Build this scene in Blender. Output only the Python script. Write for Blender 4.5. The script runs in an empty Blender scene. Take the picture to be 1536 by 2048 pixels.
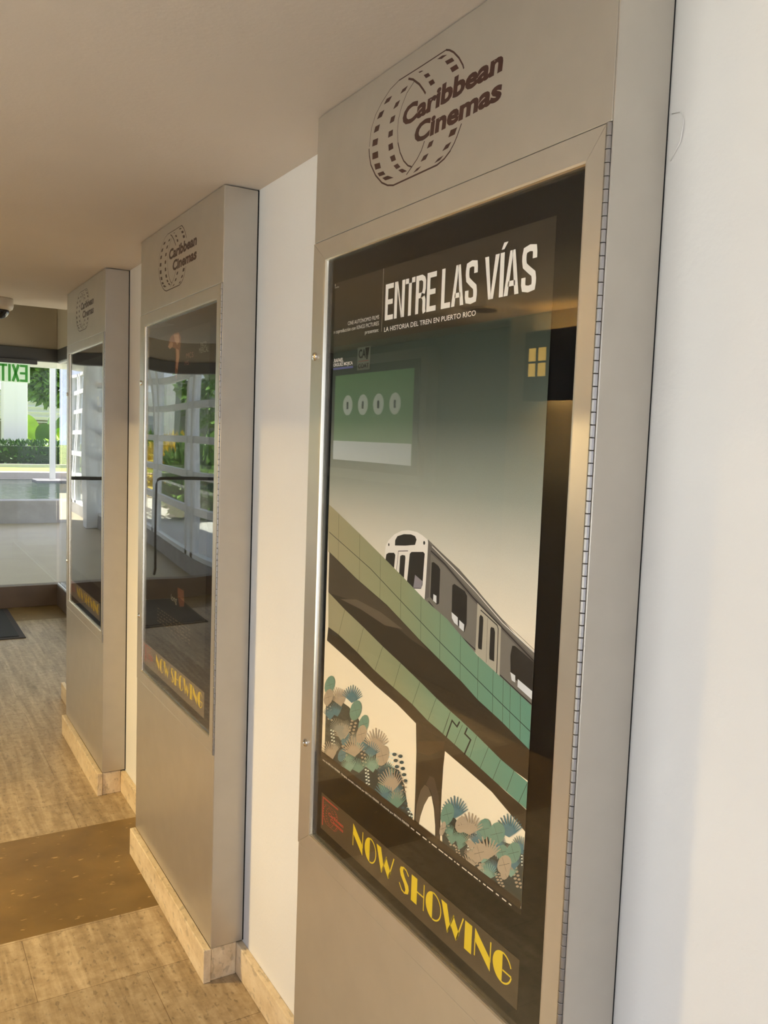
import bpy, bmesh, math, random
from mathutils import Vector, Matrix
C = bpy.context.scene.collection
SC = bpy.context.scene
R2 = math.radians

# ------------------------------------------------------------------ camera, light, exposure
cam_d = bpy.data.cameras.new('camera'); cam = bpy.data.objects.new('camera', cam_d); C.objects.link(cam)
cam_d.sensor_fit = 'VERTICAL'; cam_d.sensor_height = 32.0; cam_d.sensor_width = 24.0
cam_d.lens = 1688.81 / 2048 * 32.0; cam_d.clip_start = .02; cam_d.clip_end = 300
YAW, PIT, ROL = 0.534023, -0.085791, 0.035167
fw = Vector((math.sin(YAW) * math.cos(PIT), math.cos(YAW) * math.cos(PIT), math.sin(PIT)))
rt = Vector((math.cos(YAW), -math.sin(YAW), 0)); up = rt.cross(fw)
r2 = rt * math.cos(ROL) + up * math.sin(ROL); u2 = up * math.cos(ROL) - rt * math.sin(ROL)
m = Matrix((r2, u2, -fw)).transposed().to_4x4(); m.translation = Vector((-0.900661, -0.814940, 1.604924))
cam.matrix_world = m
SC.camera = cam
SC.view_settings.view_transform = 'Standard'; SC.view_settings.look = 'None'
SC.view_settings.gamma = 1.0; SC.view_settings.use_curve_mapping = False
SC.view_settings.exposure = EXPOSURE = -0.32
SC.cycles.use_denoising = True
SC.cycles.max_bounces = 9; SC.cycles.diffuse_bounces = 5; SC.cycles.glossy_bounces = 5
SC.cycles.transparent_max_bounces = 24; SC.cycles.caustics_reflective = False; SC.cycles.caustics_refractive = False
SC.cycles.sample_clamp_indirect = 8.0

w = bpy.data.worlds.new('world'); SC.world = w; w.use_nodes = True
nt = w.node_tree; nt.nodes.clear()
wo = nt.nodes.new('ShaderNodeOutputWorld'); bg = nt.nodes.new('ShaderNodeBackground'); nt.links.new(bg.outputs[0], wo.inputs[0])
tc = nt.nodes.new('ShaderNodeTexCoord'); sx = nt.nodes.new('ShaderNodeSeparateXYZ'); cr = nt.nodes.new('ShaderNodeValToRGB')
nt.links.new(tc.outputs['Generated'], sx.inputs[0]); nt.links.new(sx.outputs['Z'], cr.inputs[0]); nt.links.new(cr.outputs[0], bg.inputs[0])
cr.color_ramp.elements[0].position = 0.0; cr.color_ramp.elements[0].color = (.78, .845, 1, 1)
cr.color_ramp.elements[1].position = 0.7; cr.color_ramp.elements[1].color = (.70, .75, 1, 1)
bg.inputs[1].default_value = 3.0

sun_d = bpy.data.lights.new('sun', 'SUN'); sun_d.energy = 34.0; sun_d.angle = R2(1.0); sun_d.color = (1, .94, .84)
sun = bpy.data.objects.new('sun', sun_d); C.objects.link(sun)
sun.rotation_euler = Vector((.50, .22, 1.0)).to_track_quat('Z', 'Y').to_euler()

# added warm fill light in the ceiling, unseen behind and left of the camera
FILL_LIGHTS = [(-1.5, -3.2)]
FILL_E = 14

# ------------------------------------------------------------------ helpers
def lin(c):
    return tuple(((v / 255) / 12.92 if v <= 10 else ((v / 255 + .055) / 1.055) ** 2.4) for v in c) + (1.0,)
MATS = {}
def mat(name, col, rough=.5, metal=0.0, spec=.5, noise=0.0, nscale=20.0, bump=0.0, bscale=200.0, emit=0.0):
    if name in MATS: return MATS[name]
    mm = bpy.data.materials.new(name); mm.use_nodes = True; t = mm.node_tree; b = t.nodes['Principled BSDF']
    b.inputs['Base Color'].default_value = lin(col); b.inputs['Roughness'].default_value = rough
    b.inputs['Metallic'].default_value = metal; b.inputs['Specular IOR Level'].default_value = spec
    if emit:
        b.inputs['Emission Color'].default_value = lin(col); b.inputs['Emission Strength'].default_value = emit
    if noise or bump: tcn = t.nodes.new('ShaderNodeTexCoord')
    if noise:
        n = t.nodes.new('ShaderNodeTexNoise'); n.inputs['Scale'].default_value = nscale; n.inputs['Detail'].default_value = 6
        t.links.new(tcn.outputs['Object'], n.inputs['Vector'])
        h = t.nodes.new('ShaderNodeHueSaturation'); h.inputs['Color'].default_value = lin(col)
        mr = t.nodes.new('ShaderNodeMapRange'); mr.inputs['From Min'].default_value = .3; mr.inputs['From Max'].default_value = .7
        mr.inputs['To Min'].default_value = 1 - noise; mr.inputs['To Max'].default_value = 1 + noise
        t.links.new(n.outputs['Fac'], mr.inputs['Value']); t.links.new(mr.outputs[0], h.inputs['Value']); t.links.new(h.outputs[0], b.inputs['Base Color'])
    if bump:
        n2 = t.nodes.new('ShaderNodeTexNoise'); n2.inputs['Scale'].default_value = bscale; n2.inputs['Detail'].default_value = 4
        t.links.new(tcn.outputs['Object'], n2.inputs['Vector'])
        bp = t.nodes.new('ShaderNodeBump'); bp.inputs['Strength'].default_value = bump; bp.inputs['Distance'].default_value = .002
        t.links.new(n2.outputs['Fac'], bp.inputs['Height']); t.links.new(bp.outputs[0], b.inputs['Normal'])
    MATS[name] = mm
    return mm

def ramp_mat(name, axis, stops, rough=.6, grain=.0, gscale=900):
    """paint that runs through several printed tones along one axis of the sheet"""
    mm = bpy.data.materials.new(name); mm.use_nodes = True; t = mm.node_tree; b = t.nodes['Principled BSDF']
    b.inputs['Roughness'].default_value = rough; b.inputs['Specular IOR Level'].default_value = .12
    tcn = t.nodes.new('ShaderNodeTexCoord'); sp = t.nodes.new('ShaderNodeSeparateXYZ'); t.links.new(tcn.outputs['Object'], sp.inputs[0])
    lo, hi = stops[0][0], stops[-1][0]
    mr = t.nodes.new('ShaderNodeMapRange'); mr.inputs['From Min'].default_value = lo; mr.inputs['From Max'].default_value = hi
    t.links.new(sp.outputs[axis], mr.inputs['Value'])
    r = t.nodes.new('ShaderNodeValToRGB'); t.links.new(mr.outputs[0], r.inputs[0])
    e = r.color_ramp.elements
    while len(e) > 1: e.remove(e[-1])
    e[0].position = 0; e[0].color = lin(stops[0][1])
    for p, c in stops[1:]:
        k = e.new((p - lo) / (hi - lo)); k.color = lin(c)
    out = r.outputs[0]
    if grain:
        n = t.nodes.new('ShaderNodeTexNoise'); n.inputs['Scale'].default_value = gscale; n.inputs['Detail'].default_value = 3
        t.links.new(tcn.outputs['Object'], n.inputs['Vector'])
        m2 = t.nodes.new('ShaderNodeMapRange'); m2.inputs['From Min'].default_value = .3; m2.inputs['From Max'].default_value = .7
        m2.inputs['To Min'].default_value = 1 - grain; m2.inputs['To Max'].default_value = 1 + grain
        t.links.new(n.outputs['Fac'], m2.inputs['Value'])
        h = t.nodes.new('ShaderNodeHueSaturation'); t.links.new(out, h.inputs['Color']); t.links.new(m2.outputs[0], h.inputs['Value']); out = h.outputs[0]
    t.links.new(out, b.inputs['Base Color'])
    MATS[name] = mm
    return mm

def glass_mat(name, r0=.04, tint=(255, 255, 255), rough=0.0, wav=0.0, wscale=3.0):
    mm = bpy.data.materials.new(name); mm.use_nodes = True; t = mm.node_tree; t.nodes.clear()
    o = t.nodes.new('ShaderNodeOutputMaterial'); mx = t.nodes.new('ShaderNodeMixShader')
    tr = t.nodes.new('ShaderNodeBsdfTransparent'); gl = t.nodes.new('ShaderNodeBsdfGlossy'); gl.inputs['Roughness'].default_value = rough
    tr.inputs[0].default_value = lin(tint)
    g = t.nodes.new('ShaderNodeNewGeometry'); d = t.nodes.new('ShaderNodeVectorMath'); d.operation = 'DOT_PRODUCT'
    t.links.new(g.outputs['Incoming'], d.inputs[0]); t.links.new(g.outputs['Normal'], d.inputs[1])
    def mth(op, a, b=None):
        k = t.nodes.new('ShaderNodeMath'); k.operation = op
        for i, v in enumerate((a, b)):
            if v is None: continue
            if isinstance(v, (int, float)): k.inputs[i].default_value = v
            else: t.links.new(v, k.inputs[i])
        return k.outputs[0]
    c = mth('ABSOLUTE', d.outputs['Value']); p = mth('POWER', mth('SUBTRACT', 1.0, c), 5.0)
    f = mth('ADD', mth('MULTIPLY', p, 1 - r0), r0)
    t.links.new(f, mx.inputs[0]); t.links.new(tr.outputs[0], mx.inputs[1]); t.links.new(gl.outputs[0], mx.inputs[2]); t.links.new(mx.outputs[0], o.inputs[0])
    MATS[name] = mm
    return mm

class MB:
    """collects shapes, then links them as ONE mesh object"""
    def __init__(s): s.v = []; s.f = []; s.m = []; s.mats = []
    def mi(s, ma):
        if ma not in s.mats: s.mats.append(ma)
        return s.mats.index(ma)
    def face(s, pts, ma):
        i = len(s.v); s.v += [tuple(p) for p in pts]; s.f.append(tuple(range(i, i + len(pts)))); s.m.append(s.mi(ma))
    def box(s, x0, x1, y0, y1, z0, z1, ma):
        i = len(s.v); s.v += [(x, y, z) for x in (x0, x1) for y in (y0, y1) for z in (z0, z1)]
        for q in ((0, 1, 3, 2), (4, 6, 7, 5), (0, 4, 5, 1), (2, 3, 7, 6), (0, 2, 6, 4), (1, 5, 7, 3)):
            s.f.append(tuple(i + k for k in q)); s.m.append(s.mi(ma))
        return s
    def rings(s, rings, ma, cap=True, closed=True):
        i = len(s.v); n = len(rings[0])
        for r in rings: s.v += [tuple(p) for p in r]
        k = s.mi(ma)
        for a in range(len(rings) - 1):
            for b in range(n if closed else n - 1):
                c = (b + 1) % n
                s.f.append((i + a * n + b, i + a * n + c, i + (a + 1) * n + c, i + (a + 1) * n + b)); s.m.append(k)
        if cap:
            s.f.append(tuple(i + b for b in range(n))[::-1]); s.m.append(k)
            l = i + (len(rings) - 1) * n; s.f.append(tuple(l + b for b in range(n))); s.m.append(k)
        return s
    def lathe(s, c, axis, prof, ma, n=20, cap=True):
        """prof: list of (radius, offset along axis)"""
        ax = Vector(axis).normalized(); a = ax.orthogonal().normalized(); b = ax.cross(a); c = Vector(c)
        return s.rings([[c + ax * o + (a * math.cos(t) + b * math.sin(t)) * r for t in [2 * math.pi * k / n for k in range(n)]] for r, o in prof], ma, cap)
    def tube(s, pts, r, ma, n=8):
        pts = [Vector(p) for p in pts]; rr = []
        for i, p in enumerate(pts):
            d = (pts[min(i + 1, len(pts) - 1)] - pts[max(i - 1, 0)]).normalized(); a = d.orthogonal().normalized(); b = d.cross(a)
            rr.append([p + (a * math.cos(t) + b * math.sin(t)) * r for t in [2 * math.pi * k / n for k in range(n)]])
        return s.rings(rr, ma)
    def build(s, name, parent=None, bevel=0.0, smooth=False, loc=None, recalc=True, kind=None):
        me = bpy.data.meshes.new(name); me.from_pydata(s.v, [], s.f)
        for ma in s.mats: me.materials.append(ma)
        me.polygons.foreach_set('material_index', s.m)
        if recalc:
            bm = bmesh.new(); bm.from_mesh(me); bmesh.ops.recalc_face_normals(bm, faces=bm.faces); bm.to_mesh(me); bm.free()
        if smooth: me.polygons.foreach_set('use_smooth', [True] * len(me.polygons))
        me.update()
        o = bpy.data.objects.new(name, me); C.objects.link(o)
        if parent: o.parent = parent
        if loc: o.location = loc
        if bevel:
            b = o.modifiers.new('edge', 'BEVEL'); b.width = bevel; b.segments = 2; b.limit_method = 'ANGLE'
        if kind: o['kind'] = kind
        return o

def empty(name, loc=(0, 0, 0), rz=0):
    o = bpy.data.objects.new(name, None); C.objects.link(o); o.location = loc; o.rotation_euler = (0, 0, rz); o.empty_display_size = .1
    return o
def tag(o, label=None, cat=None, group=None, kind=None):
    if label: o['label'] = label
    if cat: o['category'] = cat
    if group: o['group'] = group
    if kind: o['kind'] = kind
    return o
def struct(mb, name, **k): return mb.build(name, kind='structure', **k)

# ---- flat print: polygons in the (y, z) plane of a sheet facing -X, lifted by a hair's thickness each
class Print:
    def __init__(s, x, step=4e-6): s.bm = bmesh.new(); s.x = x; s.step = step; s.k = 0; s.mats = []
    def mi(s, ma):
        if ma not in s.mats: s.mats.append(ma)
        return s.mats.index(ma)
    def poly(s, pts, ma, lift=True):
        if lift: s.k += 1
        X = s.x - s.k * s.step
        a = sum(p[0] * q[1] - q[0] * p[1] for p, q in zip(pts, pts[1:] + pts[:1]))
        if a > 0: pts = pts[::-1]
        try: f = s.bm.faces.new([s.bm.verts.new((X, y, z)) for y, z in pts]); f.material_index = s.mi(ma)
        except ValueError: pass
    def rect(s, y0, y1, z0, z1, ma, lift=True): s.poly([(y0, z0), (y1, z0), (y1, z1), (y0, z1)], ma, lift)
    def stroke(s, pts, wd, ma, lift=True, closed=False):
        P = [Vector(p) for p in pts]; n = len(P); L = []; Rr = []
        for i in range(n):
            if closed: a, b = P[(i - 1) % n], P[(i + 1) % n]
            else: a, b = P[max(i - 1, 0)], P[min(i + 1, n - 1)]
            d1 = (P[i] - a).normalized() if (P[i] - a).length > 1e-9 else None
            d2 = (b - P[i]).normalized() if (b - P[i]).length > 1e-9 else None
            d1 = d1 or d2; d2 = d2 or d1
            n1 = Vector((-d1.y, d1.x)); n2 = Vector((-d2.y, d2.x)); mm = (n1 + n2)
            mm = mm.normalized() if mm.length > 1e-6 else n1
            k = min(2.2, 1 / max(.3, mm.dot(n1)))
            L.append(P[i] + mm * wd / 2 * k); Rr.append(P[i] - mm * wd / 2 * k)
        if lift: s.k += 1
        for i in range(n if closed else n - 1):
            j = (i + 1) % n
            s.poly([tuple(L[i]), tuple(L[j]), tuple(Rr[j]), tuple(Rr[i])], ma, False)
    def text(s, txt, yl, yr, zb, cap, ma, bold=0.0, shear=0.0, lift=True):
        """one line of lettering from y=yl (left) to y=yr (right) on baseline zb, capitals `cap` tall"""
        cu = bpy.data.curves.new('lettering', 'FONT'); cu.body = txt; cu.offset = bold; cu.shear = shear; cu.resolution_u = 3
        ob = bpy.data.objects.new('lettering', cu); me = ob.to_mesh()
        vs = [v.co.copy() for v in me.vertices]; fs = [tuple(p.vertices) for p in me.polygons]
        ob.to_mesh_clear(); bpy.data.objects.remove(ob); bpy.data.curves.remove(cu)
        if not vs: return
        x0 = min(v.x for v in vs); x1 = max(v.x for v in vs)
        kx = (yl - yr) / (x1 - x0); kz = cap / .729
        if lift: s.k += 1
        X = s.x - s.k * s.step
        nv = [s.bm.verts.new((X, yl - (v.x - x0) * kx, zb + v.y * kz)) for v in vs]
        for f in fs:
            try: g = s.bm.faces.new([nv[i] for i in f]); g.material_index = s.mi(ma)
            except ValueError: pass
    def clip(s, y0, y1, z0, z1):
        for co, no in (((0, y0, 0), (0, -1, 0)), ((0, y1, 0), (0, 1, 0)), ((0, 0, z0), (0, 0, -1)), ((0, 0, z1), (0, 0, 1))):
            bmesh.ops.bisect_plane(s.bm, geom=s.bm.verts[:] + s.bm.edges[:] + s.bm.faces[:], plane_co=co, plane_no=no, clear_outer=True, dist=1e-7)
    def build(s, name, parent=None):
        for f in s.bm.faces:
            f.normal_update()
            if f.normal.x > 0: f.normal_flip()
        me = bpy.data.meshes.new(name); s.bm.to_mesh(me); s.bm.free()
        for ma in s.mats: me.materials.append(ma)
        o = bpy.data.objects.new(name, me); C.objects.link(o)
        if parent: o.parent = parent
        return o

# ------------------------------------------------------------------ measures (metres; X towards the right wall, Y along the corridor, Z up)
D, W, PIT_Y, H, K, BT = .101, .8688, 1.444, 2.28, .1016, .0216
GN, GR, GT, GB, DT, DB = .0493, .8114, 1.9736, .7253, 2.0163, .6837
XL, YEND, XE, CEIL2 = -2.4, 7.2, .42, 2.92

# ------------------------------------------------------------------ materials
sage = mat('sage_paint', (104, 108, 98), .6, noise=.03, nscale=3)
beige_wall = mat('beige_paint', (176, 160, 130), .6, noise=.02, nscale=3)
paint = mat('wall_paint', (224, 223, 221), .6, noise=.02, nscale=3, bump=.25, bscale=90)
ceilp = mat('ceiling_paint', (212, 202, 190), .7, noise=.03, nscale=2, bump=.2, bscale=120)
metal = mat('satin_metal', (190, 184, 174), .34, .68, noise=.03, nscale=14)
metal_lip = mat('lit_lip', (215, 208, 190), .22, .85)  # paler than the frame metal, to paint the daylight highlight on the lip
steel = mat('hinge_steel', (150, 146, 142), .38, .9)
black = mat('mat_board_black', (14, 13, 14), .7, spec=.08)
lock_steel = mat('lock_steel', (222, 218, 210), .2, 1.0)
gap = mat('gap_shade', (12, 10, 8), .9)  # stands in for shade in the wall gap and between hinge knuckles
white_alu = mat('white_aluminium', (232, 234, 234), .4)
bronze = mat('bronze_channel', (82, 78, 70), .45, .4)
dark_metal = mat('dark_metal', (34, 33, 32), .4, .3)
stone_grey = mat('grey_stone', (150, 148, 146), .6, noise=.18, nscale=4)
curbm = mat('brown_curb_stone', (92, 74, 56), .45, noise=.12, nscale=5)
clear = glass_mat('clear_glass', .04, (250, 252, 251))
acrylic = glass_mat('acrylic_cover', .024)
acrylic_b = glass_mat('acrylic_cover_glossy', .052)

def travertine(name, base, dark, light, tile=True, vein=1.0, pits=.38):
    mm = bpy.data.materials.new(name); mm.use_nodes = True; t = mm.node_tree; b = t.nodes['Principled BSDF']; L = t.links
    b.inputs['Roughness'].default_value = .42
    tcn = t.nodes.new('ShaderNodeTexCoord')
    mp = t.nodes.new('ShaderNodeMapping'); mp.inputs['Scale'].default_value = (19, 1.5, 9); L.new(tcn.outputs['Object'], mp.inputs[0])
    n1 = t.nodes.new('ShaderNodeTexNoise'); n1.inputs['Scale'].default_value = 1.3; n1.inputs['Detail'].default_value = 8; n1.inputs['Roughness'].default_value = .62; n1.inputs['Distortion'].default_value = .6
    L.new(mp.outputs[0], n1.inputs['Vector'])
    r = t.nodes.new('ShaderNodeValToRGB'); L.new(n1.outputs['Fac'], r.inputs[0])
    e = r.color_ramp.elements; e[0].position = .33; e[0].color = lin(dark); e[1].position = .68; e[1].color = lin(light)
    k = e.new(.5); k.color = lin(base)
    nb = t.nodes.new('ShaderNodeTexNoise'); nb.inputs['Scale'].default_value = 26; nb.inputs['Detail'].default_value = 9; nb.inputs['Roughness'].default_value = .7; L.new(tcn.outputs['Object'], nb.inputs['Vector'])
    mxn = t.nodes.new('ShaderNodeMath'); mxn.operation = 'MULTIPLY_ADD'; mxn.inputs[1].default_value = .42; L.new(nb.outputs['Fac'], mxn.inputs[0])
    hf = t.nodes.new('ShaderNodeMath'); hf.operation = 'MULTIPLY'; hf.inputs[1].default_value = .62; L.new(n1.outputs['Fac'], hf.inputs[0]); L.new(hf.outputs[0], mxn.inputs[2]); L.new(mxn.outputs[0], r.inputs[0])
    # pits and speckles
    mp2 = t.nodes.new('ShaderNodeMapping'); mp2.inputs['Scale'].default_value = (70, 34, 50); L.new(tcn.outputs['Object'], mp2.inputs[0])
    n2 = t.nodes.new('ShaderNodeTexNoise'); n2.inputs['Scale'].default_value = 1.0; n2.inputs['Detail'].default_value = 4; L.new(mp2.outputs[0], n2.inputs['Vector'])
    r2_ = t.nodes.new('ShaderNodeValToRGB'); L.new(n2.outputs['Fac'], r2_.inputs[0])
    e = r2_.color_ramp.elements; e[0].position = .585; e[0].color = (0, 0, 0, 1); e[1].position = .66; e[1].color = (1, 1, 1, 1)
    mm1 = t.nodes.new('ShaderNodeMath'); mm1.operation = 'MULTIPLY'; mm1.inputs[1].default_value = pits; L.new(r2_.outputs[0], mm1.inputs[0])
    mx = t.nodes.new('ShaderNodeMix'); mx.data_type = 'RGBA'; L.new(mm1.outputs[0], mx.inputs[0]); L.new(r.outputs[0], mx.inputs[6]); mx.inputs[7].default_value = lin(tuple(int(v * .5) for v in dark))
    out = mx.outputs[2]
    if tile:
        mp3 = t.nodes.new('ShaderNodeMapping'); mp3.inputs['Location'].default_value = (.555, -1.905, 0); L.new(tcn.outputs['Object'], mp3.inputs[0])
        br = t.nodes.new('ShaderNodeTexBrick'); br.offset = .5; br.inputs['Scale'].default_value = 1.0
        br.inputs['Mortar Size'].default_value = .0011; br.inputs['Mortar Smooth'].default_value = .2; br.inputs['Brick Width'].default_value = .61; br.inputs['Row Height'].default_value = .325
        L.new(mp3.outputs[0], br.inputs['Vector'])
        br.inputs['Color1'].default_value = (1, 1, 1, 1); br.inputs['Color2'].default_value = (.86, .86, .86, 1); br.inputs['Mortar'].default_value = (.42, .36, .28, 1)
        m3 = t.nodes.new('ShaderNodeMix'); m3.data_type = 'RGBA'; m3.blend_type = 'MULTIPLY'; m3.inputs[0].default_value = 1
        L.new(out, m3.inputs[6]); L.new(br.outputs[0], m3.inputs[7]); out = m3.outputs[2]
    L.new(out, b.inputs['Base Color'])
    bp = t.nodes.new('ShaderNodeBump'); bp.inputs['Strength'].default_value = .25; bp.inputs['Distance'].default_value = .002; bp.invert = True
    L.new(r2_.outputs[0], bp.inputs['Height']); L.new(bp.outputs[0], b.inputs['Normal'])
    MATS[name] = mm
    return mm
trav = travertine('travertine', (158, 138, 108), (114, 97, 70), (194, 176, 146))
trav_b = travertine('travertine_base', (214, 194, 160), (186, 162, 124), (232, 216, 186), tile=False, pits=.3)

def emperador():
    mm = bpy.data.materials.new('brown_marble'); mm.use_nodes = True; t = mm.node_tree; b = t.nodes['Principled BSDF']; L = t.links
    b.inputs['Roughness'].default_value = .38
    tcn = t.nodes.new('ShaderNodeTexCoord')
    n1 = t.nodes.new('ShaderNodeTexNoise'); n1.inputs['Scale'].default_value = 6; n1.inputs['Detail'].default_value = 8; L.new(tcn.outputs['Object'], n1.inputs['Vector'])
    r = t.nodes.new('ShaderNodeValToRGB'); L.new(n1.outputs['Fac'], r.inputs[0]); e = r.color_ramp.elements
    e[0].position = .3; e[0].color = lin((100, 78, 38)); e[1].position = .7; e[1].color = lin((122, 97, 52))
    mp = t.nodes.new('ShaderNodeMapping'); mp.inputs['Scale'].default_value = (14, 26, 10); L.new(tcn.outputs['Object'], mp.inputs[0])
    n2 = t.nodes.new('ShaderNodeTexNoise'); n2.inputs['Scale'].default_value = 1.4; n2.inputs['Detail'].default_value = 5; L.new(mp.outputs[0], n2.inputs['Vector'])
    r2_ = t.nodes.new('ShaderNodeValToRGB'); L.new(n2.outputs['Fac'], r2_.inputs[0]); e = r2_.color_ramp.elements
    e[0].position = .635; e[0].color = (0, 0, 0, 1); e[1].position = .70; e[1].color = (.7, .7, .7, 1)
    mx = t.nodes.new('ShaderNodeMix'); mx.data_type = 'RGBA'; L.new(r2_.outputs[0], mx.inputs[0]); L.new(r.outputs[0], mx.inputs[6]); mx.inputs[7].default_value = lin((190, 160, 112))
    L.new(mx.outputs[2], b.inputs['Base Color']); MATS['brown_marble'] = mm
    return mm
marble = emperador()

# ------------------------------------------------------------------ the setting: floor, walls, ceiling, windows
m_ = MB()
for y0, y1, ma in ((-4.2, 1.915, trav), (1.915, 2.615, marble), (2.615, 6.63, trav), (6.63, YEND + .1, marble)):
    m_.box(XL - .12, .12 if y0 < 3.9 else XE + .06, y0, y1, -.06, 0, ma)
m_.box(.12, XE + .06, 4.0, 6.63, -.06, 0, trav)
struct(m_, 'floor')
struct(MB().box(0, .12, -4.2, 4.12, 0, CEIL2, paint).box(.12, XE + .06, 4.0, 4.12, 0, CEIL2, paint), 'wall_right')
struct(MB().box(XL - .12, -.8, -4.2, 5.35, H, CEIL2, ceilp).box(-.8, 0, -4.2, 4.36, H, CEIL2, ceilp), 'ceiling')
struct(MB().box(XL - .12, XE + .2, 4.0, YEND + .2, CEIL2, CEIL2 + .15, mat('vestibule_dim', (128, 112, 88), .7)), 'ceiling_vestibule')  # ceiling colour darkened to paint in the dim vestibule light
# roof slab above everything keeps the sun out
struct(MB().box(XL - .3, .4, -4.4, 4.2, CEIL2, CEIL2 + .15, ceilp), 'roof')
# left wall: solid between the windows
struct(MB().box(XL - .12, XL, 1.3, 5.6, 0, CEIL2, sage).box(XL - .12, XL, -4.2, 1.3, 0, .12, paint).box(XL - .12, XL, -4.2, 1.3, H - .08, CEIL2, paint)
       .box(XL - .12, XL, -4.2, -4.0, .12, H, paint).box(XL - .12, XL, 5.6, YEND, 2.3, CEIL2, paint).box(XL - .12, XL, 5.6, YEND, 0, .2, paint), 'wall_left')
struct(MB().box(XL, XL + .2, 2.05, 2.83, 0, H, mat('pillar_paint', (150, 140, 118), .6, noise=.02, nscale=3)), 'trim_1', bevel=.004)
# beam over the end glass and its return
struct(MB().box(XL, XE, YEND, YEND + .12, 2.292, CEIL2, beige_wall).box(XE, XE + .1, 4.12, YEND + .12, 2.292, CEIL2, beige_wall), 'wall_end', bevel=.006)
struct(MB().box(XL, XE + .004, YEND - .03, YEND + .09, 2.184, 2.292, bronze).box(XE - .004, XE + .1, 4.12, YEND + .09, 2.184, 2.292, bronze), 'trim_2', bevel=.003)
struct(MB().box(XL, XE + .004, YEND, YEND + .12, 0, .192, curbm).box(XE, XE + .1, 4.12, YEND + .12, 0, .192, curbm), 'trim_3', bevel=.003)
# bright channels that hold the side glass
struct(MB().box(XE + .006, XE + .016, 4.12, YEND, .192, .204, white_alu).box(XE + .045, XE + .055, 4.12, YEND, .192, .204, white_alu)
       .box(XE + .01, XE + .05, 4.12, YEND, 2.172, 2.184, white_alu), 'trim_4')

def window_wall(name, axis, p, a0, a1, z0, z1, cols, rows, mw=.05, dp=.06, frame_mat=None, glass=True):
    """a mullioned window: frame with bars (structure) + one pane sheet as its child. axis 'x': lies along X at Y=p"""
    fm = frame_mat or white_alu; mb = MB()
    def bx(u0, u1, za, zb, h=dp):
        if axis == 'x': mb.box(u0, u1, p - h / 2, p + h / 2, za, zb, fm)
        else: mb.box(p - h / 2, p + h / 2, u0, u1, za, zb, fm)
    for c in cols: bx(c - mw / 2, c + mw / 2, z0, z1)
    for r in rows: bx(a0, a1, r - mw * .4, r + mw * .4, dp * .8)
    bx(a0, a1, z0, z0 + .05); bx(a0, a1, z1 - .05, z1)
    o = mb.build(name, kind='structure')
    if glass:
        g = MB()
        if axis == 'x': g.box(a0, a1, p - .004, p + .004, z0 + .02, z1 - .02, clear)
        else: g.box(p - .004, p + .004, a0, a1, z0 + .02, z1 - .02, clear)
        g.build('pane', o)
    return o
window_wall('window_1', 'y', XL - .06, -4.0, 1.3, .12, H - .08, [-4, -2.9, -1.8, -.7, .3, 1.28], [.62, 1.1, 1.58])
window_wall('window_2', 'y', XL - .06, 5.6, YEND, .2, 2.3, [5.63, 6.4, 7.17], [.62, 1.05, 1.5, 1.9])
# frameless end glass and the side glass that meets it at the corner
struct(MB().box(-.27, XE, YEND + .03, YEND + .042, .192, 2.19, clear), 'window_3')
struct(MB().box(XE + .024, XE + .036, 4.12, YEND + .03, .2, 2.18, clear), 'window_4')
# two glass door leaves beside it, each with its dark push bar
for k, (xa, xb) in enumerate(((XL, -1.35), (-1.34, -.28))):
    dr = struct(MB().box(xa, xb, YEND + .03, YEND + .042, .192, 2.19, clear), f'door_{k + 1}')
    MB().tube([(xb - .06, YEND + .02, .24), (xb - .06, YEND - .03, .30), (xb - .06, YEND - .04, 1.11), (xb - .075, YEND - .04, 1.145), (xb - .11, YEND - .04, 1.158), (xa + .08, YEND - .04, 1.158), (xa + .06, YEND + .02, 1.158)], .016, dark_metal).build('push_bar', dr, smooth=True)

# travertine skirting: plinth slabs round the pilasters and along the wall
def skirting():
    mb = MB()
    for n in range(3):
        y = n * PIT_Y
        mb.box(-D - BT, -D + .001, y - .001, y + W, .0, K, trav_b)
        mb.box(-D + .002, -.021, y + .0035, y + .022, .0, K - .002, trav_b)
        y1 = y + PIT_Y if n < 2 else 4.36
        mb.box(-.0205, 0, y + W, y1 + .022, 0, K - .006, trav_b)
    mb.box(-.0205, 0, -4.0, .02, 0, K - .006, trav_b)
    return struct(mb, 'baseboard_right', bevel=.0025)
skirting()

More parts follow.
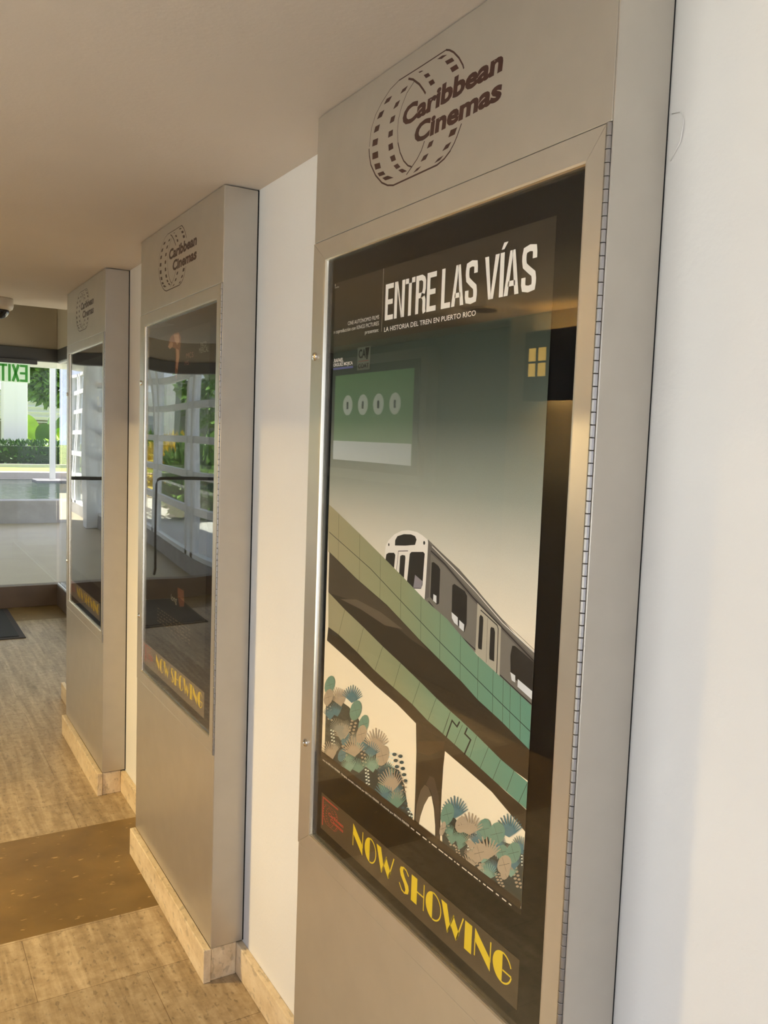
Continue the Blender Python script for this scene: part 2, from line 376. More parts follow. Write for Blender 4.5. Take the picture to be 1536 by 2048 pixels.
# printed artwork of the poster and the logo, traced in tenths of a millimetre on the sheet (y, z)
ART = [('brown',0,[7874,13591,6629,13224,5407,12918,4247,12516,3591,12310,2923,12100,2466,11925,1830,11757,1123,11535,1133,11069,1488,11109,1811,11169,2151,11263,2450,11346,2934,11463,3171,11512,3635,11622,4160,11766,4840,11938,5501,12096,6273,12306,7106,12512,7866,12739]),
('brown2',0,[7873,13583,6629,13224,5407,12918,4524,12621,3910,12376,4512,12456,5621,12720,6683,12760,7846,12721]),
('brown3',0,[7299,12689,6601,12808,5623,12739,4800,12580,5454,12518,6420,12644]),
('brown',0,[7817,11987,7341,11928,6530,11753,5816,11561,5079,11421,4396,11292,3887,11150,3409,11067,2753,10939,2332,10851,2011,10787,1121,10609,1095,10262,2265,10672,2825,10759,3299,10803,3299,10803,4217,10973,4913,11140,5757,11275,6771,11485,7865,11680]),
('brown',0,[3324,11051,2786,10949,2327,10835,1967,10783,1643,10713,1334,10662,1132,10617,1126,10425,1651,10515,2263,10626,2768,10706,3316,10788]),
('brown',0,[4245,11002,4195,10462,4177,9789,4178,9191,4088,9137,3492,9133,3341,9150,3355,9651,3355,10041,3339,10500,3307,10817,3215,11055,3719,11085]),
('brown4',0,[4147,10478,3795,10534,3360,10798,3328,10954,4161,10676]),
('brown3',0,[4146,9256,4116,9524,4010,9820,3884,9976,3766,9974,3659,9857,3743,9807,3875,9604,3977,9360,4028,9152,4115,9166]),
('cream',0,[4028,9152,3977,9360,3875,9604,3743,9807,3659,9857,3570,9661,3511,9389,3492,9133]),
('brown5',0,[3844,10001,3683,9947,3534,9709,3465,9145,3381,9165,3387,9637,3438,9944,3598,10209,3741,10189]),
('via',0,[7866,12739,7106,12512,6273,12306,5501,12096,4840,11938,4160,11766,3635,11622,3171,11512,2934,11463,2450,11346,2151,11263,1811,11169,1488,11109,1225,11063,1154,11046,1122,10624,2011,10787,2332,10851,2753,10939,3409,11067,3887,11150,4396,11292,5079,11421,5816,11561,6530,11753,7341,11928,7817,11987]),
('joint',9,[7339,11907,7088,12515]),
('joint',9,[6503,11739,6273,12306]),
('joint',9,[5776,11551,5501,12096]),
('joint',9,[5063,11406,4840,11938]),
('joint',9,[4394,11273,4160,11766]),
('joint',9,[3867,11138,3635,11622]),
('joint',9,[3408,11057,3200,11510]),
('joint',9,[2605,10919,2448,11338]),
('joint',9,[2327,10835,2129,11265]),
('joint',9,[1990,10774,1821,11159]),
('joint',9,[1644,10721,1485,11113]),
('joint',9,[1347,10658,1172,11031]),
('joint',9,[3389,11046,3204,11502]),
('joint',9,[3049,10984,2844,11395]),
('black',32,[3290,11037,3142,11376,2994,11316,2924,11425]),
('black',32,[2706,11392,2768,11270,2603,11220,2758,10921]),
('tgrey',0,[4091,14333,3624,14144,3130,13956,2659,13722,2336,13543,1967,13363,1557,13160,1167,13028,1135,12193,1409,12282,1868,12428,2106,12468,2581,12673,2997,12820,3614,13030,3991,13204,4144,13249,4103,13726]),
('tgrey2',0,[4082,14319,3972,14224,3544,14014,2713,13597,1930,13252,1160,12934,1158,12838,1924,13170,2706,13503,3538,13934,3981,14095,3981,13330,4126,13258]),
('tdark',26,[3985,14146,3541,13974,2709,13550,1927,13216,1156,12882]),
('white',14,[3954,14226,3333,13965,2654,13661,1934,13297,1166,13016]),
('tdark',7,[3918,14247,3336,14008,2658,13707,1937,13346,1169,13054]),
('tdark',22,[3995,13255,3617,13070,2999,12850,2585,12720]),
('tdark',22,[1930,12477,1411,12308,1137,12227]),
('white',0,[5561,13758,5524,14044,5423,14157,5219,14292,4975,14385,4734,14423,4458,14422,4263,14381,4109,14327,4080,14289,4096,13727,4122,13253,4543,13411,5043,13579]),
('tdark',0,[5191,14086,5190,14185,5112,14271,4889,14334,4650,14357,4511,14342,4456,14285,4500,14184,4834,14127]),
('tdark',0,[5518,13764,5491,13880,5407,13921,5216,13946,5163,13914,5194,13644]),
('tdark',0,[5010,13530,4991,13915,4923,13946,4822,13949,4806,13908,4837,13481]),
('tdark',0,[4726,13460,4664,14003,4608,14043,4224,14094,4173,14069,4208,13500,4252,13429,4502,13390]),
('tdark',14,[5106,13591,5059,13998,4727,14046]),
('lilac',0,[4461,13649,4213,13572,4234,13443,4503,13403]),
('tdark',0,[5387,14077,5393,14056,5411,14045,5430,14051,5439,14070,5433,14092,5415,14102,5396,14096]),
('tdark',0,[4171,14261,4179,14235,4203,14222,4227,14229,4239,14253,4231,14279,4208,14292,4183,14284]),
('tdark',0,[3944,13946,3880,13962,3732,13916,3674,13864,3667,13275,3737,13241,3945,13337]),
('tdark',0,[3300,13652,3244,13687,2940,13616,2870,13550,2852,13087,2906,12939,3270,13100,3284,13157]),
('beige',0,[2585,13487,1957,13219,1941,12437,2106,12468,2581,12673]),
('tdark',0,[2488,13315,2424,13290,2411,13236,2416,12760,2509,12757,2521,12793,2516,13271]),
('tdark',0,[2203,13176,2129,13173,2101,13114,2090,12650,2210,12658,2221,12731,2222,13144]),
('tdark',0,[1670,12999,1601,13010,1155,12865,1150,12391,1677,12534,1705,12837]),
('tdark',6,[2303,13296,2289,12582]),
('tdark',20,[2493,13390,2060,13234,2027,13185,2012,12474]),
('glass',0,[3287,13200,3104,13143,3094,13007,3197,13035,3270,13100]),
('glass',0,[3061,13112,2915,13064,2923,12945,3052,12986]),
('glass',0,[3850,13405,3755,13392,3746,13260,3850,13292]),
('glass',0,[1686,12586,1567,12563,1559,12457,1644,12470]),
('glass',0,[1504,12526,1147,12427,1148,12303,1500,12409]),
('via',0,[7990,14632,7824,14581,6565,14154,5542,13788,4867,13546,4136,13266,3402,13054,2519,12640,1831,12427,1143,12210,1146,11536,1830,11757,2466,11925,2923,12100,3591,12310,4247,12516,5407,12918,6629,13224,7923,13607]),
('black',13,[7902,14032,6069,13514,4834,13063,3551,12602,2887,12382,2490,12250,1801,12022,1135,11816]),
('joint',8,[7481,14464,7442,13465]),
('joint',8,[6547,14148,6508,13194]),
('joint',8,[5707,13847,5671,12984]),
('joint',8,[4933,13569,4896,12741]),
('joint',8,[4237,13305,4199,12501]),
('joint',8,[3619,13116,3579,12306]),
('joint',8,[3002,12866,2964,12113]),
('joint',8,[2502,12635,2466,11925]),
('joint',8,[2104,12512,2068,11820]),
('joint',8,[1846,12431,1810,11750]),
('joint',8,[1670,12376,1634,11694]),
('joint',8,[1421,12298,1383,11613]),
('brown',14,[7875,13604,6629,13224,5407,12918,4247,12516,3591,12310,2923,12100,2466,11925,1830,11757,1146,11536]),
('dteal',0,[7812,10617,7453,10563,6775,10534,6351,10405,6003,10101,5580,10048,5198,9868,4752,9927,4550,9716,4403,9357,4217,9283,4238,9159,4387,9130,5690,9139,7841,9097,7816,9362]),
('dteal',0,[3330,9604,2958,9759,2595,9671,2261,9763,1979,9834,1594,9928,1146,10006,1123,9113,1251,9121,2340,9135,3259,9105]),
('vein2',5,[7686,10303,7580,9967]),
('tan',0,[7553,10307,7573,10284,7620,10266,7659,10266,7660,10285,7623,10308,7575,10318]),
('tan',0,[7694,10292,7714,10268,7761,10250,7801,10250,7802,10269,7764,10292,7716,10302]),
('tan',0,[7532,10240,7552,10217,7599,10199,7637,10199,7639,10218,7601,10241,7554,10251]),
('tan',0,[7672,10224,7692,10201,7740,10182,7779,10183,7780,10202,7743,10225,7695,10235]),
('tan',0,[7511,10173,7531,10150,7578,10132,7616,10132,7617,10150,7580,10174,7533,10184]),
('tan',0,[7651,10157,7671,10133,7719,10115,7758,10115,7759,10134,7721,10157,7673,10167]),
('tan',0,[7490,10106,7510,10083,7556,10065,7595,10065,7596,10083,7559,10107,7512,10117]),
('tan',0,[7630,10089,7650,10066,7697,10047,7736,10047,7737,10066,7700,10090,7652,10100]),
('tan',0,[7469,10040,7489,10016,7535,9998,7574,9997,7575,10016,7538,10040,7491,10050]),
('tan',0,[7609,10022,7629,9999,7676,9980,7715,9980,7716,9999,7679,10022,7631,10033]),
('vein2',5,[6531,10313,6694,9909]),
('tan',0,[6410,10302,6430,10277,6480,10257,6520,10257,6522,10277,6483,10303,6433,10314]),
('tan',0,[6555,10312,6576,10287,6626,10267,6668,10267,6669,10287,6629,10313,6579,10324]),
('tan',0,[6442,10223,6462,10197,6512,10177,6553,10177,6554,10197,6515,10223,6465,10234]),
('tan',0,[6588,10232,6609,10207,6659,10186,6700,10186,6702,10206,6662,10232,6611,10243]),
('tan',0,[6474,10143,6494,10117,6544,10097,6585,10096,6586,10117,6547,10142,6497,10154]),
('tan',0,[6620,10151,6641,10126,6692,10105,6733,10105,6735,10125,6695,10151,6644,10163]),
('tan',0,[6506,10062,6527,10037,6576,10016,6618,10016,6619,10036,6580,10062,6529,10074]),
('tan',0,[6653,10071,6674,10045,6725,10024,6767,10023,6768,10044,6728,10070,6677,10082]),
('tan',0,[6538,9982,6559,9956,6609,9935,6650,9934,6652,9955,6612,9981,6562,9993]),
('tan',0,[6686,9989,6707,9964,6758,9942,6800,9942,6801,9962,6761,9989,6710,10001]),
('vein2',5,[6945,9883,6871,9361]),
('tan',0,[6803,9889,6825,9862,6876,9841,6919,9840,6920,9861,6879,9887,6828,9900]),
('tan',0,[6959,9873,6981,9846,7033,9824,7076,9824,7077,9844,7036,9871,6983,9884]),
('tan',0,[6793,9815,6815,9788,6866,9766,6908,9766,6910,9786,6869,9813,6817,9826]),
('tan',0,[6948,9798,6970,9772,7022,9749,7065,9749,7067,9769,7025,9796,6973,9809]),
('tan',0,[6782,9741,6804,9714,6855,9692,6898,9691,6899,9712,6858,9739,6807,9751]),
('tan',0,[6937,9723,6959,9697,7012,9675,7055,9673,7056,9694,7015,9722,6962,9734]),
('tan',0,[6772,9667,6794,9640,6845,9618,6887,9617,6889,9637,6848,9664,6796,9677]),
('tan',0,[6927,9649,6949,9622,7001,9600,7044,9598,7045,9619,7004,9647,6951,9660]),
('tan',0,[6761,9593,6783,9566,6834,9544,6877,9542,6878,9563,6837,9590,6786,9603]),
('tan',0,[6916,9574,6938,9548,6990,9525,7033,9523,7035,9544,6993,9572,6941,9585]),
('tan',0,[6751,9519,6773,9492,6824,9469,6866,9468,6867,9489,6827,9516,6775,9529]),
('tan',0,[6906,9500,6928,9473,6980,9450,7023,9449,7024,9469,6983,9497,6930,9511]),
('tan',0,[6740,9445,6762,9418,6813,9395,6856,9393,6857,9414,6816,9442,6765,9455]),
('tan',0,[6895,9425,6917,9398,6969,9375,7012,9374,7013,9395,6972,9422,6920,9436]),
('vein2',5,[6171,9918,6016,9502]),
('tan',0,[6055,9923,6072,9901,6112,9883,6146,9883,6147,9901,6115,9923,6074,9933]),
('tan',0,[6176,9905,6193,9883,6234,9865,6268,9864,6269,9882,6237,9904,6195,9914]),
('tan',0,[6029,9854,6046,9832,6087,9814,6120,9814,6121,9831,6089,9853,6048,9863]),
('tan',0,[6150,9835,6167,9813,6208,9795,6242,9794,6243,9812,6211,9834,6169,9844]),
('tan',0,[6004,9784,6021,9763,6061,9745,6094,9744,6095,9761,6063,9784,6023,9794]),
('tan',0,[6124,9765,6141,9743,6182,9725,6216,9724,6217,9742,6184,9764,6143,9775]),
('tan',0,[5978,9715,5995,9693,6035,9675,6068,9675,6069,9692,6038,9714,5997,9725]),
('tan',0,[6098,9696,6115,9674,6156,9655,6189,9655,6191,9672,6158,9695,6117,9705]),
('tan',0,[5953,9646,5969,9624,6009,9606,6043,9605,6044,9623,6012,9645,5971,9656]),
('tan',0,[6072,9626,6089,9604,6130,9586,6163,9585,6165,9602,6132,9625,6091,9636]),
('tan',0,[5927,9578,5944,9556,5984,9537,6017,9536,6018,9554,5986,9576,5946,9587]),
('tan',0,[6046,9557,6063,9535,6104,9516,6137,9515,6139,9533,6107,9556,6066,9566]),
('vein2',5,[5389,9747,5403,9462]),
('tan',0,[5283,9747,5300,9725,5339,9706,5372,9705,5373,9723,5342,9746,5302,9756]),
('tan',0,[5403,9739,5420,9716,5460,9698,5493,9697,5494,9715,5463,9737,5422,9748]),
('tan',0,[5287,9676,5303,9654,5343,9635,5375,9634,5377,9652,5345,9675,5305,9685]),
('tan',0,[5407,9667,5423,9645,5463,9626,5497,9625,5498,9643,5466,9666,5426,9677]),
('tan',0,[5290,9605,5307,9583,5346,9564,5379,9563,5380,9581,5349,9603,5309,9614]),
('tan',0,[5410,9596,5427,9573,5467,9555,5500,9554,5501,9571,5470,9594,5429,9605]),
('tan',0,[5294,9534,5310,9512,5350,9493,5382,9492,5384,9509,5352,9532,5312,9543]),
('tan',0,[5414,9524,5430,9502,5470,9483,5504,9482,5505,9499,5473,9523,5433,9534]),
('wht',5,[7487,9822,7390,9487]),
('wht',0,[7386,9822,7401,9804,7436,9789,7465,9789,7466,9804,7438,9823,7403,9831]),
('wht',0,[7492,9808,7507,9790,7543,9775,7572,9775,7573,9790,7545,9809,7509,9817]),
('wht',0,[7367,9755,7382,9737,7417,9722,7446,9722,7447,9737,7419,9755,7383,9764]),
('wht',0,[7473,9741,7488,9722,7523,9707,7553,9707,7554,9723,7525,9741,7489,9750]),
('wht',0,[7348,9689,7362,9670,7398,9655,7427,9655,7428,9670,7400,9689,7364,9697]),
('wht',0,[7453,9674,7468,9655,7504,9640,7533,9640,7534,9655,7506,9674,7470,9682]),
('wht',0,[7329,9622,7343,9603,7378,9588,7408,9588,7409,9603,7381,9622,7345,9630]),
('wht',0,[7434,9607,7449,9588,7484,9573,7514,9573,7515,9588,7487,9607,7451,9615]),
('wht',0,[7309,9555,7324,9536,7359,9521,7388,9521,7389,9536,7361,9555,7326,9563]),
('wht',0,[7415,9540,7430,9521,7465,9506,7494,9506,7495,9521,7467,9540,7431,9548]),
('wht',5,[5945,9510,5870,9195]),
('wht',0,[5853,9512,5866,9494,5899,9478,5926,9478,5927,9493,5901,9512,5868,9520]),
('wht',0,[5951,9498,5965,9479,5998,9463,6025,9463,6026,9478,6000,9497,5967,9506]),
('wht',0,[5838,9450,5851,9431,5884,9416,5911,9415,5912,9430,5886,9449,5853,9457]),
('wht',0,[5936,9435,5950,9416,5983,9400,6010,9400,6011,9415,5985,9434,5952,9443]),
('wht',0,[5823,9387,5836,9368,5869,9353,5896,9352,5897,9367,5871,9386,5838,9395]),
('wht',0,[5921,9372,5935,9353,5968,9337,5995,9337,5996,9351,5970,9371,5936,9380]),
('wht',0,[5808,9324,5822,9306,5854,9290,5881,9289,5882,9304,5856,9323,5823,9332]),
('wht',0,[5906,9309,5920,9290,5952,9274,5980,9273,5981,9288,5955,9308,5921,9317]),
('wht',0,[5793,9262,5807,9243,5839,9227,5866,9227,5867,9241,5841,9261,5809,9270]),
('wht',0,[5891,9246,5905,9227,5937,9211,5965,9210,5966,9225,5940,9245,5906,9254]),
('wht',5,[5087,10165,5001,9853]),
('wht',0,[4984,10164,4999,10143,5035,10127,5065,10127,5066,10144,5038,10164,5001,10173]),
('wht',0,[5092,10149,5107,10129,5144,10112,5174,10113,5175,10129,5146,10150,5110,10159]),
('wht',0,[4962,10086,4977,10065,5013,10049,5043,10049,5044,10066,5016,10086,4980,10095]),
('wht',0,[5071,10071,5086,10051,5122,10034,5152,10034,5153,10051,5125,10071,5088,10080]),
('wht',0,[4941,10008,4956,9988,4992,9971,5022,9971,5023,9988,4994,10008,4958,10017]),
('wht',0,[5049,9993,5064,9973,5100,9956,5130,9956,5132,9972,5103,9993,5066,10002]),
('wht',0,[4920,9931,4935,9910,4970,9894,5000,9893,5001,9910,4973,9930,4937,9940]),
('wht',0,[5027,9915,5042,9895,5079,9878,5109,9877,5110,9894,5081,9915,5045,9924]),
('wht',5,[4373,9369,4256,9201]),
('wht',0,[4284,9377,4296,9359,4325,9344,4350,9343,4351,9357,4328,9376,4298,9385]),
('wht',0,[4369,9355,4382,9336,4411,9321,4436,9320,4437,9334,4414,9353,4383,9362]),
('wht',0,[4245,9322,4257,9303,4286,9288,4311,9287,4312,9301,4289,9320,4259,9329]),
('wht',0,[4330,9299,4342,9280,4372,9265,4397,9264,4398,9278,4374,9297,4344,9306]),
('wht',0,[4206,9266,4218,9248,4247,9232,4272,9231,4273,9246,4250,9264,4220,9273]),
('wht',0,[4291,9243,4303,9224,4333,9209,4357,9208,4358,9222,4335,9241,4305,9250]),
('dblue',5,[4835,10218,4581,9721]),
('dblue',0,[4634,10236,4663,10198,4732,10167,4790,10166,4792,10195,4737,10234,4667,10251]),
('dblue',0,[4840,10199,4869,10161,4941,10129,5000,10128,5002,10158,4945,10196,4873,10214]),
('dblue',0,[4584,10136,4613,10099,4682,10068,4739,10066,4741,10095,4686,10134,4616,10152]),
('dblue',0,[4789,10098,4818,10060,4889,10029,4948,10027,4950,10057,4894,10095,4822,10114]),
('dblue',0,[4534,10038,4563,10000,4631,9968,4689,9966,4691,9996,4636,10034,4566,10053]),
('dblue',0,[4738,9998,4767,9961,4837,9928,4896,9926,4898,9956,4842,9995,4771,10014]),
('dblue',0,[4484,9939,4513,9902,4581,9870,4638,9867,4640,9897,4586,9935,4516,9954]),
('dblue',0,[4687,9899,4716,9861,4786,9828,4844,9826,4846,9856,4791,9895,4720,9914]),
('dblue',0,[4435,9841,4463,9804,4531,9771,4588,9769,4590,9798,4536,9837,4467,9856]),
('dblue',0,[4636,9800,4666,9762,4735,9729,4793,9726,4795,9756,4740,9795,4669,9815]),
('dblue',5,[4733,9664,4440,9241]),
('dblue',0,[4575,9681,4598,9651,4650,9625,4694,9623,4696,9647,4654,9677,4600,9693]),
('dblue',0,[4729,9643,4752,9613,4805,9587,4850,9585,4852,9609,4809,9640,4755,9655]),
('dblue',0,[4517,9596,4539,9566,4592,9540,4635,9538,4637,9561,4595,9592,4542,9608]),
('dblue',0,[4670,9558,4692,9528,4746,9502,4790,9499,4792,9523,4749,9554,4695,9570]),
('dblue',0,[4459,9512,4481,9482,4533,9456,4577,9453,4578,9477,4537,9508,4484,9523]),
('dblue',0,[4611,9473,4633,9443,4686,9417,4731,9414,4732,9437,4690,9469,4636,9485]),
('dblue',0,[4402,9428,4423,9398,4475,9372,4518,9369,4520,9392,4479,9424,4426,9439]),
('dblue',0,[4553,9389,4575,9358,4627,9332,4671,9329,4673,9352,4631,9384,4578,9400]),
('dblue',0,[4344,9345,4366,9315,4417,9288,4460,9286,4462,9309,4421,9340,4369,9356]),
('dblue',0,[4494,9305,4516,9274,4569,9248,4612,9245,4614,9268,4572,9300,4519,9316]),
('vein2',5,[4532,9807,4554,9547]),
('tan',0,[4448,9798,4461,9779,4493,9763,4520,9763,4521,9778,4495,9798,4463,9806]),
('tan',0,[4545,9793,4558,9774,4590,9758,4617,9757,4618,9773,4593,9792,4560,9801]),
('tan',0,[4455,9712,4468,9693,4500,9677,4527,9677,4528,9692,4503,9711,4470,9720]),
('tan',0,[4552,9706,4565,9687,4598,9671,4625,9671,4626,9686,4600,9706,4567,9715]),
('tan',0,[4462,9626,4475,9607,4507,9591,4534,9590,4535,9606,4510,9625,4477,9634]),
('tan',0,[4559,9620,4573,9600,4605,9584,4632,9584,4633,9599,4608,9619,4575,9628]),
('grey',0,[7055,9999,7140,10057,7129,10063,7039,10015,7106,10088,7094,10094,7019,10031,7064,10120,7051,10125,6996,10047,7015,10151,7001,10156,6968,10063,6959,10182,6944,10186,6938,10078,6897,10210,6882,10214,6905,10092,6831,10236,6815,10238,6877,10091,6778,10231,6764,10232,6854,10087,6734,10221,6721,10221,6835,10080,6699,10207,6688,10206,6820,10072,6672,10189,6663,10188,6810,10062,6654,10168,6647,10166,6804,10051,6645,10146,6639,10143,6810,10023,6955,9937]),
('teal',0,[4778,9340,4813,9274,4870,9214,4937,9171,5002,9154,5052,9166,5075,9206,5068,9265,5032,9331,4974,9391,4906,9434,4842,9450,4794,9437,4771,9398]),
('vein',5,[5032,9243,4812,9361]),
('vein',5,[4973,9378,4871,9227]),
('teal',0,[5414,9317,5519,9379,5506,9388,5395,9339,5478,9422,5463,9431,5370,9361,5426,9467,5409,9475,5340,9384,5364,9511,5346,9519,5306,9406,5294,9554,5275,9560,5268,9427,5216,9593,5197,9598,5227,9446,5134,9628,5114,9632,5193,9445,5069,9623,5052,9625,5164,9441,5016,9611,5001,9611,5141,9432,4974,9592,4961,9590,5125,9421,4945,9567,4934,9564,5114,9407,4926,9538,4918,9534,5108,9392,4919,9506,4913,9501,5121,9355,5290,9250]),
('blue',0,[6710,9869,6757,9786,6826,9713,6905,9663,6978,9648,7029,9670,7049,9725,7033,9803,6985,9887,6914,9960,6835,10008,6764,10022,6713,10000,6694,9945]),
('vein',5,[6994,9775,6748,9896]),
('vein',5,[6928,9942,6812,9731]),
('tan',0,[4948,9309,5076,9344,5066,9352,4937,9327,5052,9382,5041,9390,4922,9347,5020,9421,5007,9429,4903,9368,4978,9462,4964,9470,4879,9389,4929,9504,4914,9511,4851,9410,4871,9545,4855,9551,4820,9430,4807,9584,4790,9590,4787,9435,4743,9591,4728,9595,4758,9437,4687,9591,4673,9595,4733,9435,4639,9586,4626,9588,4712,9431,4600,9575,4588,9576,4695,9424,4569,9559,4559,9559,4683,9415,4547,9540,4538,9538,4675,9387,4807,9268]),
('tan',0,[7157,9777,7407,9733,7402,9744,7163,9796,7415,9774,7407,9786,7162,9820,7406,9822,7394,9835,7151,9846,7380,9877,7364,9891,7132,9875,7335,9936,7315,9950,7104,9906,7271,9999,7249,10012,7066,9938,7191,10062,7165,10075,7011,9958,7078,10098,7052,10109,6957,9973,6971,10123,6947,10131,6908,9982,6875,10137,6851,10144,6864,9986,6789,10142,6768,10146,6826,9985,6718,10136,6699,10138,6795,9980,6660,10123,6644,10123,6767,9955,6905,9816]),
('teal2',0,[5306,9669,5449,9694,5439,9703,5296,9689,5424,9734,5412,9743,5280,9711,5388,9777,5374,9787,5258,9733,5341,9822,5325,9831,5231,9756,5283,9867,5266,9875,5198,9779,5216,9910,5198,9918,5162,9800,5141,9951,5122,9957,5124,9806,5068,9959,5050,9963,5091,9807,5004,9958,4988,9961,5063,9804,4951,9950,4936,9951,5039,9798,4908,9935,4895,9935,5022,9789,4877,9915,4866,9913,5010,9778,4856,9891,4848,9888,5010,9747,5152,9642]),
('grey',0,[7204,9784,7320,9838,7310,9844,7190,9801,7290,9872,7278,9878,7172,9819,7250,9907,7237,9914,7149,9837,7203,9943,7188,9950,7123,9856,7147,9979,7131,9985,7092,9874,7085,10014,7068,10019,7058,9891,7016,10047,6999,10051,7026,9893,6954,10047,6938,10050,6998,9891,6900,10042,6885,10044,6974,9887,6854,10033,6841,10033,6954,9881,6818,10019,6807,10018,6939,9873,6790,10001,6781,10000,6929,9863,6772,9980,6763,9979,6924,9835,7074,9725]),
('dblue',0,[5456,9635,5636,9642,5627,9652,5451,9655,5620,9683,5609,9693,5439,9677,5592,9729,5579,9739,5421,9701,5552,9777,5536,9787,5396,9727,5500,9827,5482,9837,5366,9752,5436,9877,5417,9887,5331,9778,5362,9926,5342,9935,5289,9788,5279,9943,5259,9950,5250,9794,5203,9952,5185,9957,5216,9795,5137,9952,5120,9955,5186,9793,5081,9945,5066,9946,5162,9788,5037,9931,5023,9931,5143,9779,5003,9912,4992,9911,5130,9751,5267,9624]),
('teal',0,[5692,9627,5847,9598,5844,9605,5697,9639,5853,9622,5848,9630,5697,9652,5850,9651,5844,9659,5693,9668,5839,9683,5831,9691,5684,9685,5818,9719,5808,9727,5670,9704,5788,9757,5776,9765,5652,9724,5748,9796,5735,9804,5621,9737,5685,9820,5671,9828,5591,9747,5625,9839,5611,9845,5563,9754,5569,9851,5556,9856,5537,9759,5518,9858,5506,9862,5514,9760,5473,9859,5462,9862,5494,9759,5436,9856,5426,9857,5469,9747,5536,9652]),
('dblue',0,[6476,9779,6643,9793,6636,9800,6472,9795,6632,9825,6623,9832,6464,9812,6613,9859,6602,9867,6451,9830,6584,9896,6572,9904,6434,9849,6547,9935,6533,9943,6412,9869,6501,9975,6486,9982,6387,9889,6448,10014,6431,10021,6352,9898,6379,10029,6363,10035,6320,9903,6315,10037,6301,10042,6291,9906,6258,10041,6245,10044,6265,9906,6208,10039,6196,10042,6243,9904,6166,10033,6154,10034,6224,9899,6131,10022,6120,10023,6199,9880,6301,9759]),
('teal',0,[6819,9375,6992,9363,6986,9372,6817,9392,6983,9399,6974,9409,6808,9412,6962,9439,6950,9449,6793,9433,6928,9483,6913,9493,6772,9456,6881,9529,6864,9539,6744,9480,6822,9576,6803,9585,6711,9503,6752,9622,6732,9630,6669,9515,6670,9642,6650,9648,6631,9522,6595,9653,6577,9658,6597,9526,6529,9657,6513,9660,6568,9525,6473,9653,6459,9655,6544,9521,6429,9643,6416,9643,6525,9514,6395,9627,6384,9625,6513,9490,6639,9383]),
('grey',0,[7411,9426,7518,9464,7510,9470,7401,9439,7497,9491,7488,9497,7389,9453,7469,9520,7459,9526,7373,9468,7435,9550,7424,9555,7353,9484,7395,9580,7383,9586,7331,9499,7349,9611,7336,9615,7305,9514,7297,9640,7283,9644,7279,9517,7245,9644,7232,9647,7255,9518,7199,9644,7187,9646,7234,9516,7159,9640,7148,9641,7217,9513,7125,9632,7116,9633,7202,9509,7098,9621,7090,9622,7191,9502,7078,9608,7070,9607,7179,9482,7292,9381]),
('blue',0,[4929,9471,5038,9484,5031,9491,4922,9487,5020,9516,5011,9524,4909,9504,4992,9551,4981,9559,4892,9523,4955,9587,4943,9595,4870,9541,4909,9624,4896,9631,4845,9559,4856,9659,4841,9665,4815,9577,4796,9692,4780,9697,4786,9582,4738,9699,4724,9702,4759,9583,4688,9698,4675,9700,4737,9581,4647,9691,4635,9692,4720,9575,4614,9679,4605,9678,4707,9568,4591,9662,4584,9660,4699,9558,4578,9641,4572,9638,4702,9533,4811,9457]),
('dblue',0,[5447,9523,5563,9574,5554,9581,5435,9541,5537,9609,5526,9616,5419,9559,5503,9646,5491,9653,5399,9578,5461,9683,5448,9690,5376,9598,5412,9721,5398,9728,5349,9617,5356,9759,5341,9764,5318,9635,5294,9794,5278,9799,5288,9638,5235,9797,5220,9801,5261,9638,5183,9795,5169,9797,5238,9635,5139,9787,5126,9789,5218,9630,5102,9775,5091,9776,5203,9623,5074,9760,5064,9759,5191,9614,5053,9740,5045,9739,5183,9586,5317,9466]),
('teal2',0,[6437,9852,6565,9914,6555,9920,6424,9870,6538,9949,6526,9956,6408,9888,6503,9986,6490,9993,6387,9907,6459,10024,6445,10030,6363,9927,6408,10062,6393,10068,6334,9946,6350,10100,6334,10105,6303,9965,6286,10136,6269,10141,6271,9967,6223,10138,6207,10142,6242,9967,6167,10135,6152,10138,6216,9964,6119,10127,6105,10129,6195,9959,6078,10116,6066,10116,6178,9952,6046,10100,6035,10100,6164,9943,6021,10081,6012,10081,6149,9915,6293,9782]),
('blue',0,[7768,10044,7927,10082,7916,10090,7757,10061,7904,10117,7892,10125,7743,10079,7871,10154,7857,10162,7723,10099,7828,10193,7813,10200,7698,10119,7777,10232,7760,10239,7669,10139,7717,10271,7699,10278,7636,10158,7648,10309,7629,10315,7599,10163,7575,10317,7557,10321,7565,10165,7509,10318,7493,10321,7535,10164,7452,10314,7437,10316,7510,10160,7403,10305,7389,10306,7489,10155,7363,10292,7351,10292,7472,10147,7333,10275,7322,10274,7454,10121,7595,9998]),
('tan',0,[4789,9625,4828,9555,4889,9491,4963,9445,5033,9428,5086,9442,5112,9485,5104,9549,5064,9621,5001,9685,4928,9729,4859,9746,4807,9731,4782,9688]),
('vein',5,[5065,9525,4827,9649]),
('vein',5,[5001,9671,4890,9505]),
('grey',0,[4892,9354,4989,9402,4981,9408,4883,9369,4968,9431,4959,9437,4870,9385,4941,9463,4931,9468,4854,9401,4908,9495,4898,9500,4836,9417,4869,9527,4858,9533,4814,9434,4825,9560,4813,9565,4790,9450,4776,9591,4763,9595,4765,9453,4728,9594,4716,9597,4743,9453,4685,9593,4674,9595,4724,9451,4649,9587,4638,9589,4708,9447,4618,9578,4609,9579,4695,9441,4593,9566,4585,9566,4685,9434,4575,9550,4568,9550,4674,9411,4784,9300]),
